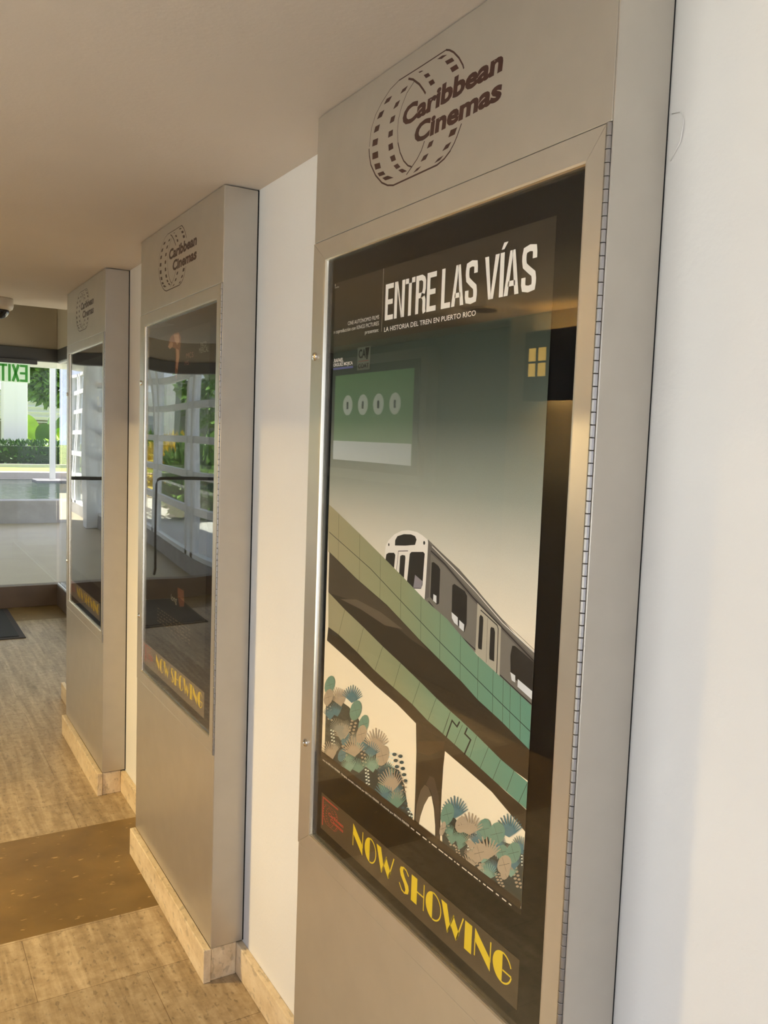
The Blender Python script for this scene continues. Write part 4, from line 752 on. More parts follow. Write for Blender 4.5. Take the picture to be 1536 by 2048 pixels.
('tan',0,[2518,9293,2627,9305,2622,9312,2514,9307,2618,9334,2611,9341,2507,9322,2602,9365,2594,9372,2497,9339,2580,9399,2571,9406,2484,9356,2552,9434,2542,9440,2468,9374,2517,9469,2506,9476,2448,9392,2477,9504,2465,9510,2424,9399,2429,9517,2418,9522,2402,9404,2385,9523,2375,9527,2382,9406,2347,9525,2337,9528,2365,9405,2313,9523,2304,9524,2350,9402,2285,9515,2277,9517,2338,9398,2263,9505,2256,9505,2324,9379,2402,9276]),
('blue',0,[1459,9631,1559,9650,1553,9657,1455,9646,1547,9681,1540,9688,1447,9663,1529,9714,1521,9721,1435,9680,1505,9749,1496,9756,1421,9698,1474,9784,1464,9791,1403,9716,1437,9820,1427,9826,1383,9734,1395,9855,1384,9860,1360,9740,1349,9864,1338,9869,1338,9743,1308,9868,1297,9871,1319,9743,1271,9866,1262,9868,1303,9741,1240,9860,1232,9861,1290,9736,1215,9849,1208,9849,1279,9730,1196,9834,1190,9834,1271,9708,1352,9609]),
('teal2',0,[1997,9572,2088,9586,2083,9591,1994,9583,2081,9609,2076,9614,1989,9596,2069,9634,2063,9640,1982,9609,2053,9661,2046,9666,1972,9623,2032,9689,2025,9694,1960,9637,2007,9717,1999,9723,1946,9652,1977,9746,1968,9751,1927,9657,1940,9756,1931,9760,1909,9661,1905,9761,1897,9765,1893,9662,1874,9763,1866,9766,1879,9662,1847,9762,1840,9764,1867,9660,1823,9757,1817,9758,1857,9657,1804,9749,1798,9750,1842,9643,1900,9553]),
('teal',0,[3125,9410,3245,9400,3242,9406,3126,9421,3246,9422,3241,9428,3124,9433,3240,9447,3235,9454,3120,9447,3230,9475,3223,9482,3112,9462,3213,9505,3205,9512,3102,9477,3191,9537,3182,9543,3089,9494,3163,9569,3153,9576,3067,9503,3118,9587,3108,9593,3045,9510,3075,9600,3066,9605,3025,9516,3036,9609,3027,9613,3007,9519,3000,9614,2991,9617,2991,9520,2968,9615,2960,9617,2977,9519,2941,9612,2933,9614,2954,9509,3001,9415]),
('tan',0,[1455,9504,1481,9440,1523,9382,1572,9342,1619,9327,1655,9341,1671,9381,1665,9439,1639,9504,1596,9562,1547,9601,1500,9615,1466,9601,1449,9561]),
('vein',5,[1639,9418,1481,9524]),
('vein',5,[1599,9548,1520,9395]),
('teal',0,[2827,9343,2866,9404,2860,9408,2816,9355,2845,9428,2838,9432,2804,9367,2819,9453,2811,9456,2790,9380,2789,9477,2781,9480,2773,9392,2756,9501,2748,9504,2755,9404,2720,9523,2711,9526,2736,9415,2681,9545,2672,9547,2721,9413,2653,9539,2645,9540,2709,9409,2629,9531,2621,9531,2698,9404,2609,9520,2603,9519,2690,9398,2594,9506,2589,9505,2684,9390,2584,9490,2579,9489,2681,9382,2578,9473,2574,9472,2682,9359,2777,9275]),
('tan',0,[1357,9393,1439,9400,1435,9405,1354,9405,1432,9423,1427,9429,1349,9418,1420,9450,1414,9456,1341,9431,1402,9478,1395,9484,1331,9446,1380,9507,1372,9512,1318,9461,1352,9536,1344,9542,1302,9476,1320,9565,1311,9570,1283,9482,1283,9575,1274,9579,1266,9485,1249,9581,1241,9584,1251,9487,1219,9582,1211,9584,1237,9486,1193,9579,1186,9580,1226,9483,1172,9572,1166,9572,1217,9479,1156,9562,1150,9562,1209,9463,1270,9384]),
('teal',0,[2957,9793,3004,9692,3078,9602,3165,9538,3249,9516,3311,9539,3340,9603,3328,9696,3280,9799,3204,9889,3116,9951,3034,9971,2974,9947,2946,9883]),
('vein',5,[3282,9662,3001,9826]),
('vein',5,[3208,9868,3073,9623]),
('teal',0,[1960,9954,2001,9863,2070,9781,2152,9722,2232,9700,2294,9719,2325,9776,2318,9859,2275,9952,2205,10035,2122,10092,2043,10112,1983,10091,1954,10035]),
('vein',5,[2274,9827,2003,9986]),
('vein',5,[2202,10016,2073,9799]),
('teal',0,[1615,10030,1658,9934,1733,9846,1823,9783,1912,9759,1982,9777,2018,9836,2012,9924,1966,10022,1890,10110,1799,10171,1711,10193,1644,10173,1610,10115]),
('vein',5,[1963,9888,1662,10065]),
('vein',5,[1882,10091,1740,9865]),
('teal',0,[1535,9784,1563,9722,1609,9665,1665,9625,1720,9609,1763,9620,1785,9658,1782,9714,1753,9776,1706,9833,1649,9873,1595,9888,1553,9875,1532,9838]),
('vein',5,[1751,9691,1565,9805]),
('vein',5,[1702,9821,1613,9677]),
('teal',0,[1224,9905,1262,9818,1325,9738,1402,9682,1478,9659,1536,9677,1566,9730,1561,9810,1521,9898,1456,9978,1379,10033,1305,10053,1248,10035,1219,9982]),
('vein',5,[1519,9778,1265,9936]),
('vein',5,[1452,9961,1330,9756]),
('tan',0,[3179,9461,3207,9394,3245,9335,3286,9297,3322,9287,3346,9307,3352,9353,3340,9417,3312,9485,3273,9543,3232,9581,3197,9590,3173,9570,3167,9524]),
('vein',5,[3320,9397,3199,9481]),
('vein',5,[3291,9527,3227,9352]),
('tan',0,[2568,9776,2604,9703,2666,9635,2741,9586,2815,9565,2872,9578,2902,9622,2898,9688,2860,9763,2797,9831,2722,9879,2649,9898,2593,9884,2564,9841]),
('vein',5,[2857,9662,2607,9803]),
('vein',5,[2790,9817,2673,9649]),
('tan',0,[2712,9628,2911,9601,2904,9615,2710,9656,2902,9660,2890,9676,2699,9688,2872,9727,2857,9743,2678,9724,2823,9799,2804,9816,2647,9762,2755,9874,2732,9890,2607,9800,2669,9947,2643,9962,2559,9836,2569,10016,2541,10028,2505,9851,2462,10040,2437,10048,2456,9859,2369,10048,2346,10053,2415,9858,2291,10041,2270,10042,2381,9851,2229,10021,2213,10019,2356,9837,2186,9989,2173,9984,2341,9818,2161,9949,2152,9942,2346,9775,2507,9654]),
('blue',0,[2426,9593,2512,9612,2505,9619,2418,9609,2494,9644,2486,9652,2406,9626,2468,9678,2459,9686,2391,9644,2435,9713,2424,9720,2372,9662,2394,9748,2383,9754,2349,9679,2348,9780,2335,9786,2324,9694,2296,9810,2283,9814,2299,9697,2249,9813,2237,9816,2278,9697,2209,9810,2198,9811,2261,9693,2176,9800,2167,9799,2247,9687,2152,9785,2144,9783,2237,9678,2135,9766,2129,9763,2232,9667,2127,9743,2122,9739,2237,9642,2331,9573]),
('tan',0,[2195,9405,2403,9328,2402,9342,2207,9428,2419,9379,2414,9395,2209,9458,2415,9443,2405,9461,2200,9494,2389,9517,2374,9537,2179,9534,2340,9599,2320,9618,2148,9576,2269,9684,2245,9702,2105,9619,2178,9767,2150,9784,2049,9646,2063,9814,2037,9826,1995,9663,1958,9842,1933,9850,1948,9672,1867,9852,1844,9856,1907,9672,1791,9845,1771,9846,1875,9664,1732,9824,1717,9821,1852,9650,1693,9790,1681,9785,1848,9610,1993,9478]),
('tan',0,[2065,9524,2103,9438,2167,9359,2244,9303,2318,9280,2375,9297,2404,9349,2397,9427,2357,9514,2291,9594,2214,9649,2141,9669,2086,9652,2058,9600]),
('vein',5,[2356,9398,2104,9553]),
('vein',5,[2289,9576,2169,9376]),
('tan',0,[1426,9628,1461,9549,1522,9476,1595,9422,1668,9400,1726,9413,1756,9460,1752,9531,1715,9612,1653,9685,1578,9737,1506,9758,1451,9744,1422,9697]),
('vein',5,[1711,9503,1465,9656]),
('vein',5,[1645,9670,1529,9491]),
('tan',0,[2598,9059,2749,9027,2745,9037,2599,9078,2747,9066,2740,9078,2594,9100,2733,9112,2723,9124,2583,9125,2706,9163,2694,9176,2565,9152,2666,9218,2651,9230,2541,9180,2613,9274,2596,9285,2511,9208,2549,9328,2530,9339,2472,9224,2473,9355,2455,9364,2437,9234,2404,9371,2387,9377,2406,9239,2343,9377,2328,9380,2379,9238,2293,9372,2279,9374,2357,9233,2253,9359,2242,9358,2341,9224,2225,9339,2216,9336,2335,9197,2444,9090]),
('blue',0,[1940,9327,2054,9318,2050,9324,1940,9339,2053,9342,2048,9349,1938,9352,2046,9369,2041,9376,1933,9366,2035,9399,2028,9406,1925,9382,2017,9431,2009,9438,1914,9399,1994,9464,1985,9471,1901,9416,1965,9498,1955,9505,1879,9426,1921,9516,1912,9522,1858,9433,1880,9529,1871,9534,1839,9438,1842,9538,1833,9542,1821,9441,1807,9542,1799,9545,1806,9441,1777,9542,1770,9544,1792,9440,1751,9538,1744,9539,1772,9429,1822,9331]),
('teal2',0,[2105,9160,2212,9181,2204,9190,2096,9180,2190,9222,2180,9232,2082,9202,2158,9266,2147,9275,2063,9225,2117,9311,2104,9320,2039,9248,2067,9356,2053,9364,2011,9270,2009,9399,1994,9406,1979,9291,1946,9438,1930,9443,1949,9296,1888,9443,1873,9447,1923,9296,1838,9440,1825,9441,1902,9292,1798,9429,1787,9428,1885,9284,1768,9410,1759,9409,1873,9273,1748,9387,1741,9383,1867,9260,1737,9359,1732,9354,1873,9228,1988,9138]),
('tan',0,[1537,9140,1710,9139,1701,9152,1531,9165,1695,9191,1685,9204,1520,9193,1669,9249,1656,9262,1503,9223,1630,9310,1614,9324,1479,9255,1578,9374,1561,9387,1450,9288,1516,9438,1497,9450,1415,9320,1444,9500,1423,9511,1374,9334,1362,9523,1343,9532,1336,9342,1289,9535,1271,9541,1303,9345,1225,9536,1208,9540,1274,9342,1171,9527,1157,9529,1251,9336,1128,9510,1116,9510,1234,9325,1097,9486,1086,9484,1223,9289,1355,9136])]
LOGO = [(9,[3368,21962,3398,22028,3518,22182,3672,22321,3796,22400,3903,22442]),
(6,[3888,22438,4608,22441,5378,22453]),
(4,[5367,22455,5683,22396,5975,22258,6197,22102,6341,21898,6400,21580]),
(9,[6409,21544,6388,21413,6315,21222,6120,20983,5873,20791,5658,20694,5451,20646,4033,20644,3821,20691,3648,20778]),
(7,[3663,20773,3552,20866,3485,20946,3368,21119]),
(4,[4861,22259,5092,22142,5255,21962,5348,21774,5371,21582,5337,21355]),
(8,[5338,21365,5252,21170,5116,20990,4968,20872,4826,20810]),
(11,[5056,22374,4898,22307,4686,22158,4545,22017,4474,21935]),
(6,[4450,21147,4539,21016,4664,20909,4826,20819,5009,20722]),
(0,[5887,22198,5793,22264,5615,22259,5706,22196]),
(0,[6124,22008,6040,22092,5879,22092,5965,22004]),
(0,[6234,21791,6182,21884,6025,21878,6069,21786]),
(0,[6278,21556,6257,21659,6079,21644,6099,21542]),
(0,[6253,21311,6260,21418,6070,21406,6051,21293]),
(0,[6127,21093,6174,21196,5985,21176,5939,21074]),
(0,[5968,20931,6035,21000,5841,20986,5768,20916]),
(0,[5741,20805,5848,20870,5670,20864,5468,20784]),
(0,[5307,22202,5240,22252,5073,22259,5149,22204]),
(0,[5539,22009,5460,22089,5324,22094,5394,22019]),
(0,[5652,21791,5610,21880,5471,21880,5512,21790]),
(0,[5692,21554,5676,21647,5539,21645,5543,21549]),
(0,[5652,21309,5671,21414,5534,21413,5504,21310]),
(0,[5536,21084,5599,21184,5451,21181,5397,21081]),
(0,[5360,20911,5456,20990,5330,20994,5234,20916]),
(0,[5155,20793,5285,20871,5159,20861,5003,20786]),
(0,[4143,22383,4005,22388,3873,22353,4017,22343]),
(0,[3840,22191,3905,22263,3720,22251,3654,22182]),
(0,[3685,22018,3750,22102,3584,22101,3517,22019]),
(0,[4728,22374,4635,22365,4578,22342,4683,22347]),
(0,[4476,22191,4546,22261,4416,22251,4351,22186]),
(0,[4320,22015,4390,22099,4263,22097,4200,22020]),
(0,[3718,21008,3665,21098,3495,21092,3553,21005]),
(0,[3883,20832,3791,20899,3646,20909,3727,20840]),
(0,[4108,20697,4009,20739,3856,20750,3960,20702]),
(0,[4359,21002,4300,21080,4171,21083,4228,21006]),
(0,[4542,20831,4459,20899,4317,20905,4395,20831]),
(0,[4777,20700,4669,20744,4537,20751,4633,20709])]
# ------------------------------------------------------------------ poster cases (pilasters)
logo_ink = mat('logo_ink', (58, 28, 22), .45)
red_ink = mat('red_ink', (176, 50, 34), .5)
def draw_logo(pr, ma, oy=0.0, oz=0.0, s=1.0, cy=.45, cz=2.15):
    f = lambda y, z: (oy + (y - cy) * s, oz + (z - cz) * s)
    for wd, fl in LOGO:
        pts = [f(fl[i] * 1e-4, fl[i + 1] * 1e-4) for i in range(0, len(fl), 2)]
        if wd: pr.stroke(pts, wd * 3.4e-4 * s, ma, lift=False)
        else:
            gy = sum(p[0] for p in pts) / len(pts); gz = sum(p[1] for p in pts) / len(pts)
            pr.poly([(gy + (a - gy) * 1.1, gz + (b - gz) * 1.1) for a, b in pts], ma, lift=False)
    y, z = f(.5203, 2.1605); y2, _ = f(.2349, 0)
    pr.text('Caribbean', y, y2, z, .0315 * s, ma, bold=.042, shear=.08, lift=False)
    y, z = f(.4781, 2.1195); y2, _ = f(.2352, 0)
    pr.text('Cinemas', y, y2, z, .0315 * s, ma, bold=.042, shear=.08, lift=False)

def make_case(n, label, bow):
    root = empty('poster_case', (0, n * PIT_Y, 0))
    tag(root, label, 'poster case', 'metal poster cases on the pilasters')
    X0 = -D
    # header over the door, lower panel below it, flank facing the camera, far flank
    hd = MB().box(X0, -.003, .0032, W, DT + .0016, H - .0025, metal).build('header_panel', root, bevel=.0012)
    p = Print(X0 - 1e-4); draw_logo(p, logo_ink, .45, 2.15); p.build('logo', hd)['label'] = 'dark brown film reel logo with lettering'
    MB().box(X0, -.003, .0032, W, K + .001, DB - .0014, metal).build('lower_panel', root, bevel=.0012)
    MB().box(X0 + .0004, -.0045, 0, .0028, K + .001, H - .004, metal).build('side_panel', root, bevel=.0008)
    MB().box(X0 + .022, -.0045, W - .003, W, DB - .0014, DT + .0016, metal).build('side_panel', root)
    # black backing behind the poster; dark strip paints the shade in the wall gap
    bk = MB().box(X0 + .017, -.006, .004, W - .004, DB - .001, DT + .001, black).box(-.0045, -.0002, .002, W - .002, K, H - .001, gap).build('backing_board', root)
    bk['label'] = 'black mat board with a dark shade strip at the wall'
    # hinged door frame: four mitred bars with a rounded inner lip
    fr = MB(); ya, yb, za, zb = .0118, W + .0015, DB, DT
    
    def bar(o0, o1, i0, i1, axis):
        """outer edge o0-o1, inner edge i0-i1 as (y,z); section: back, front, rounded lip, lip side"""
        o0, o1, i0, i1 = map(Vector, (o0, o1, i0, i1))
        sec = [(0, .017), (0, -.0008), (.86, -.0008), (.94, -.0003), (.985, .0025), (1, .006), (1, .017)]
        r = []
        for a, b in ((o0, i0), (o1, i1)):
            r.append([(X0 + dx, a.x + (b.x - a.x) * t, a.y + (b.y - a.y) * t) for t, dx in sec])
        fr.rings([q[:4] for q in r], metal, closed=False); fr.rings([q[3:] for q in r], metal_lip, closed=False)
    g = .0003
    bar((ya, zb - g), (ya, za + g), (GN, GT - g), (GN, GB + g), 'z')
    bar((yb, za + g), (yb, zb - g), (GR, GB + g), (GR, GT - g), 'z')
    bar((yb - g, zb), (ya + g, zb), (GR - g, GT), (GN + g, GT), 'y')
    bar((ya + g, za), (yb - g, za), (GN + g, GB), (GR - g, GB), 'y')
    dfo = fr.build('door_frame', root)
    # piano hinge along the near edge of the door
    hg = MB(); nk = 80; dz = (DT - DB) / nk
    for i in range(nk):
        z0 = DB + i * dz
        hg.lathe((X0 - .0003, .0068, z0), (0, 0, 1), [(.0043, .0005), (.0045, .0009), (.0045, dz - .0009), (.0043, dz - .0005)], steel, 10)
    hg.tube([(X0 + .0008, .0068, DB), (X0 + .0008, .0068, DT)], .003, gap, 6)
    hg.build('hinge', dfo)
    for yy, zz in ((.849, 1.777), (.8425, .925)):
        lk = MB().lathe((X0 - .0006, yy, zz), (-1, 0, 0), [(.0090, -.001), (.0090, .0022), (.0076, .0046), (.0040, .0056), (.0028, .0040)], lock_steel, 20).build('cam_lock', dfo, smooth=False)
    # clear cover sheet, bowed a little where the photo shows it bent
    ny, nz = 28, 56; th = .0022; xg = X0 + .0065
    gm = MB(); A = []; ins = .0
    def off(u, v):
        if bow == 0: return -.00025 * math.sin(math.pi * u) - .00012 * math.sin(5 * v + 3 * u)
        e = math.sin(math.pi * u) ** 1.0; q = math.sin(math.pi * v) ** .8
        if bow == 1: return -.0030 * e * q * (1 + .25 * math.sin(6.5 * v + .6)) - .0006 * math.sin(9 * v + 2.2 * u) * e
        return -.0012 * e * q - .0010 * math.sin(8 * v + 1.2 * u) * e
    for s in (0, 1):
        for i in range(ny + 1):
            for j in range(nz + 1):
                u, v = i / ny, j / nz
                A.append((xg + s * th + off(u, v) * (1 if True else 0), GN - .004 + u * (GR - GN + .008), GB - .004 + v * (GT - GB + .008)))
    N = (ny + 1) * (nz + 1); Fs = []
    for s in (0, 1):
        for i in range(ny):
            for j in range(nz):
                q = [s * N + i * (nz + 1) + j, s * N + (i + 1) * (nz + 1) + j, s * N + (i + 1) * (nz + 1) + j + 1, s * N + i * (nz + 1) + j + 1]
                Fs.append(tuple(q))
    gm.v = A; gm.f = Fs; gm.mats = [acrylic if bow == 0 else acrylic_b]; gm.m = [0] * len(Fs)
    gm.build('cover_sheet', root, smooth=True)
    return root
make_case(0, 'nearest tall metal poster case, holding the train poster', 0)
make_case(1, 'middle metal poster case, holding the dark poster with a warm figure', 1)
make_case(2, 'farthest metal poster case, beside the glass corner', 2)

# ------------------------------------------------------------------ posters and strips inside the cases
INK = {
 'brown': mat('ink_brown', (64, 54, 40), .6, spec=.12), 'brown2': mat('ink_brown_b', (82, 72, 56), .6, spec=.12), 'brown3': mat('ink_brown_c', (104, 92, 74), .6, spec=.12),
 'brown4': mat('ink_brown_d', (74, 60, 42), .6, spec=.12), 'brown5': mat('ink_brown_e', (80, 70, 58), .6, spec=.12), 'cream': mat('ink_cream', (248, 234, 202), .6, spec=.12),
 'joint': mat('ink_joint', (62, 70, 52), .6, spec=.12), 'black': mat('ink_black', (30, 30, 24), .6, spec=.12), 'tgrey': mat('ink_train_grey', (122, 117, 108), .6, spec=.12),
 'tgrey2': mat('ink_train_grey_b', (104, 98, 92), .6, spec=.12), 'tdark': mat('ink_train_dark', (48, 45, 42), .6, spec=.12), 'white': mat('ink_white', (238, 232, 222), .6, spec=.12),
 'lilac': mat('ink_lilac', (140, 134, 140), .6, spec=.12), 'beige': mat('ink_beige', (180, 172, 154), .6, spec=.12), 'glass': mat('ink_pale', (222, 224, 224), .6, spec=.12),
 'dteal': mat('ink_deep_teal', (66, 70, 62), .6, spec=.12), 'teal': mat('ink_teal', (112, 146, 126), .6, spec=.12), 'teal2': mat('ink_teal_b', (128, 160, 140), .6, spec=.12),
 'tan': mat('ink_tan', (176, 158, 132), .6, spec=.12), 'blue': mat('ink_blue', (86, 122, 128), .6, spec=.12), 'dblue': mat('ink_deep_blue', (66, 86, 88), .6, spec=.12),
 'grey': mat('ink_grey', (146, 144, 128), .6, spec=.12), 'wht': mat('ink_bud_white', (226, 232, 214), .6, spec=.12), 'vein': mat('ink_vein', (62, 66, 54), .6, spec=.12), 'vein2': mat('ink_vein_b', (96, 84, 64), .6, spec=.12),
 'via': ramp_mat('ink_viaduct', 'Y', [(.11, (104, 150, 128)), (.30, (120, 152, 124)), (.50, (146, 150, 114)), (.80, (168, 158, 124))], grain=.06),
}
sky_print = ramp_mat('poster_sky', 'Z', [(.9, (250, 234, 198)), (1.15, (248, 234, 204)), (1.33, (238, 227, 204)), (1.42, (212, 207, 190)), (1.52, (152, 156, 144)), (1.64, (88, 96, 86)), (1.76, (56, 65, 56)), (1.81, (46, 54, 46))], grain=.10)
head_print = mat('ink_header', (52, 45, 36), .6, spec=.12)
PX = -D + .0155
YA, YB, ZA, ZB = .1166, .7960, .8985, 1.9264
def sheet(parent, ma, y0=YA, y1=YB, z0=ZA, z1=ZB, name='paper'):
    return MB().box(PX + 2e-5, PX + 4e-4, y0, y1, z0, z1, ma).build(name, parent)

po = empty('movie_poster', (0, 0, 0)); tag(po, 'film poster of a train on a viaduct titled Entre las Vías, in nearest case', 'poster', 'film posters in the cases')
sheet(po, head_print)
pr = Print(PX)
pr.rect(YA, YB, .9075, 1.795, sky_print)
for c, wd, fl in ART:
    pts = [(fl[i] * 1e-4, fl[i + 1] * 1e-4) for i in range(0, len(fl), 2)]
    if wd: pr.stroke(pts, wd * 1e-4, INK[c])
    else: pr.poly(pts, INK[c])
pr.rect(YA, YB, .9075, .9205, mat('ink_ground', (58, 48, 36), .6, spec=.12))
pr.rect(YA, YB, ZA, .9075, mat('ink_footer', (20, 17, 14), .6, spec=.12))
pr.clip(YA, YB, ZA, ZB)
pr.build('illustration', po)
tp = Print(PX - .0018)
title_w = mat('ink_title', (240, 234, 224), .6, spec=.12); grey_w = mat('ink_small', (226, 220, 210), .6, spec=.12)
Z0, LH, SW = 1.8278, .0665, .0098
def L_(kind, yl, yr):
    wv = yl - yr; P = lambda pts: tp.poly([(yl - a * wv, Z0 + b * LH) for a, b in pts], title_w, False)
    S = lambda pts, k=1.0: tp.stroke([(yl - a * wv, Z0 + b * LH) for a, b in pts], SW * k, title_w, False)
    t = SW / wv; tz = SW * .92 / LH
    if kind in 'EL':
        P([(0, 0), (t, 0), (t, 1), (0, 1)]); P([(t, 0), (1, 0), (1, tz), (t, tz)])
        if kind == 'E': P([(t, 1 - tz), (1, 1 - tz), (1, 1), (t, 1)]); P([(t, .5 - tz / 2), (.92, .5 - tz / 2), (.92, .5 + tz / 2), (t, .5 + tz / 2)])
    if kind == 'N':
        P([(0, 0), (t, 0), (t, 1), (0, 1)]); P([(1 - t, 0), (1, 0), (1, 1), (1 - t, 1)]); P([(t * .7, 1), (t * 1.15, 1), (1 - t * .7, 0), (1 - t * 1.15, 0)])
    if kind == 'T':
        P([(0, 1 - tz), (1, 1 - tz), (1, 1), (0, 1)]); P([(.5 - t / 2, 0), (.5 + t / 2, 0), (.5 + t / 2, 1), (.5 - t / 2, 1)])
    if kind == 'R':
        P([(0, 0), (t, 0), (t, 1), (0, 1)])
        S([(t, 1 - tz / 2), (.58, 1 - tz / 2), (.78, .95 - tz / 2), (1 - t / 2, .82), (1 - t / 2, .64), (.76, .50), (.55, .47), (t, .47)], .95)
        S([(.55, .47), (.76, .43), (1 - t / 2, .32), (1 - t / 2, .08), (1 - t * .3, 0)], .95)
    if kind == 'A':
        P([(0, 0), (t, 0), (.5 + t * .12, 1), (.5 - t * .62, 1)]); P([(1, 0), (1 - t, 0), (.5 - t * .12, 1), (.5 + t * .62, 1)]); P([(.25, .2), (.75, .2), (.72, .2 + tz * .9), (.28, .2 + tz * .9)])
    if kind == 'V':
        P([(0, 1), (t, 1), (.5 + t * .12, 0), (.5 - t * .62, 0)]); P([(1, 1), (1 - t, 1), (.5 - t * .12, 0), (.5 + t * .62, 0)])
    if kind == 'I':
        P([(0, 0), (1, 0), (1, 1), (0, 1)]); P([(.2, 1.07), (.85, 1.07), (1.75, 1.22), (.75, 1.22)])
    if kind == 'S':
        S([(1 - t / 2, .70), (1 - t / 2, .83), (.82, .92), (.5, .945), (.2, .91), (t / 2, .80), (t / 2, .70), (.2, .58), (.5, .47), (.8, .37), (1 - t / 2, .26), (1 - t / 2, .17), (.82, .08), (.5, .055), (.2, .085), (t / 2, .17), (t / 2, .32)], .98)
for k_, a, b in (('E', .583, .5535), ('N', .5495, .5140), ('T', .5120, .4795), ('R', .4765, .4440), ('E', .4405, .4115), ('L', .3955, .3685), ('A', .3655, .3305), ('S', .3270, .2945), ('V', .2765, .2400), ('I', .2375, .2275), ('A', .2260, .1905), ('S', .1855, .1520)):
    L_(k_, a, b)
tp.build('title_lettering', po); tp = Print(PX - .0018)
tp.rect(.5925, .5940, 1.8085, 1.9258, mat('ink_rule', (150, 142, 130), .6, spec=.12), False)
tp.text('LA HISTORIA DEL TREN EN PUERTO RICO', .584, .295, 1.8070, .0088, title_w, bold=.006, lift=False)
tp.text('CINE AUTÓNOMO FILMS', .7315, .6045, 1.8335, .0078, grey_w, lift=False)
tp.text('n coproducción con KINGS PICTURES', .7935, .6045, 1.8217, .0078, grey_w, lift=False)
tp.text('presentan:', .6582, .6052, 1.8094, .0078, grey_w, lift=False)
tp.text('.RAFAEL', .7905, .7465, 1.7618, .0078, title_w, bold=.02, lift=False)
tp.text('ORGUEZ MOJICA', .7912, .7055, 1.7533, .0068, title_w, bold=.02, lift=False)
tp.rect(.7033, .7912, 1.7462, 1.7505, mat('ink_lavender', (98, 104, 150), .6, spec=.12), False)
tp.rect(.7925, .7945, 1.9195, 1.9245, grey_w, False); tp.text('Rafael films', .7945, .776, 1.9155, .0028, grey_w, lift=False)
tp.build('credit_lettering', po); tp = Print(PX - .0018)
tp.rect(.634, .6861, 1.7400, 1.7850, mat('ink_card', (92, 98, 86), .6, spec=.12), False); tp.k += 4
tp.text('CA', .681, .652, 1.7640, .017, INK['black'], bold=.03, lift=False)
tp.poly([(.655, 1.783), (.638, 1.783), (.644, 1.760), (.650, 1.760)], INK['black'], False)
tp.rect(.639, .6815, 1.7568, 1.7580, mat('ink_rust', (120, 62, 50), .6, spec=.12), False)
tp.text('COAT', .682, .639, 1.7440, .009, INK['black'], bold=.02, lift=False)
tp.build('sponsor_mark', po); tp = Print(PX - .0018)
tp.text('uion de BRYAN FERRER . Dirigida, narrada y editada por BRYAN FERRER . Producida por BRYAN FERRER', .7860, .43, .9018, .0042, grey_w, bold=.006, lift=False)
rnd = random.Random(5); y = .425
while y > .135:
    l = rnd.uniform(.004, .016); tp.rect(y - l, y, .9022, .9042, grey_w, False); y -= l + rnd.uniform(.002, .008)
tp.build('footer_lettering', po)

# dark poster for the middle case
dk = mat('ink_night', (34, 31, 25), .55, spec=.12); skin = mat('ink_skin', (196, 150, 118), .6, spec=.12); skin2 = mat('ink_skin_b', (140, 88, 62), .6, spec=.12); rose = mat('ink_rose', (150, 104, 92), .6, spec=.12)
def dark_poster(n, label, full):
    root = empty('movie_poster', (0, n * PIT_Y, 0)); tag(root, label, 'poster', 'film posters in the cases')
    sheet(root, dk, .1448, .8105)
    if full:
        q = Print(PX)
        q.poly([(.57, 1.895), (.545, 1.918), (.50, 1.925), (.455, 1.924), (.43, 1.905), (.435, 1.87), (.445, 1.84), (.46, 1.80), (.475, 1.775), (.49, 1.80), (.485, 1.845), (.49, 1.875), (.53, 1.882)], skin2)
        q.poly([(.575, 1.888), (.54, 1.902), (.515, 1.895), (.52, 1.884), (.55, 1.878)], skin)
        q.poly([(.51, 1.922), (.455, 1.918), (.445, 1.895), (.47, 1.885), (.495, 1.9)], skin)
        q.poly([(.48, 1.875), (.45, 1.868), (.445, 1.845), (.465, 1.805), (.48, 1.815), (.475, 1.85)], skin)
        q.build('figure_print', root); q = Print(PX)
        q.text('PACO', .232, .178, 1.8600, .015, INK['grey'], lift=False)
        q.text('MERCAL', .2456, .158, 1.8430, .017, INK['grey'], lift=False)
        q.text('MCS', .372, .300, 1.836, .017, rose, lift=False); q.text('MS', .385, .345, 1.815, .015, rose, lift=False)
        q.text('long', .500, .435, 1.045, .022, INK['grey'], lift=False)
        for i in range(5):
            yy = .66
            while yy > .30:
                l = rnd.uniform(.01, .03); q.rect(yy - l, yy, .985 - i * .011, .9885 - i * .011, INK['brown3'], False); yy -= l + rnd.uniform(.006, .02)
        q.build('credit_lettering', root); q = Print(PX)
        q.poly([(.43, 1.10), (.36, 1.10), (.355, 1.05), (.40, 1.04), (.42, 1.06)], mat('ink_reflection', (92, 60, 44), .6, spec=.12))  # warm patch painted in place of a faint orange reflection
        q.build('reflection_print', root)
    return root
dark_poster(1, 'dark film poster with a warm lit figure, in middle case', True)
dark_poster(2, 'dark film poster almost lost behind reflections, in farthest case', False)

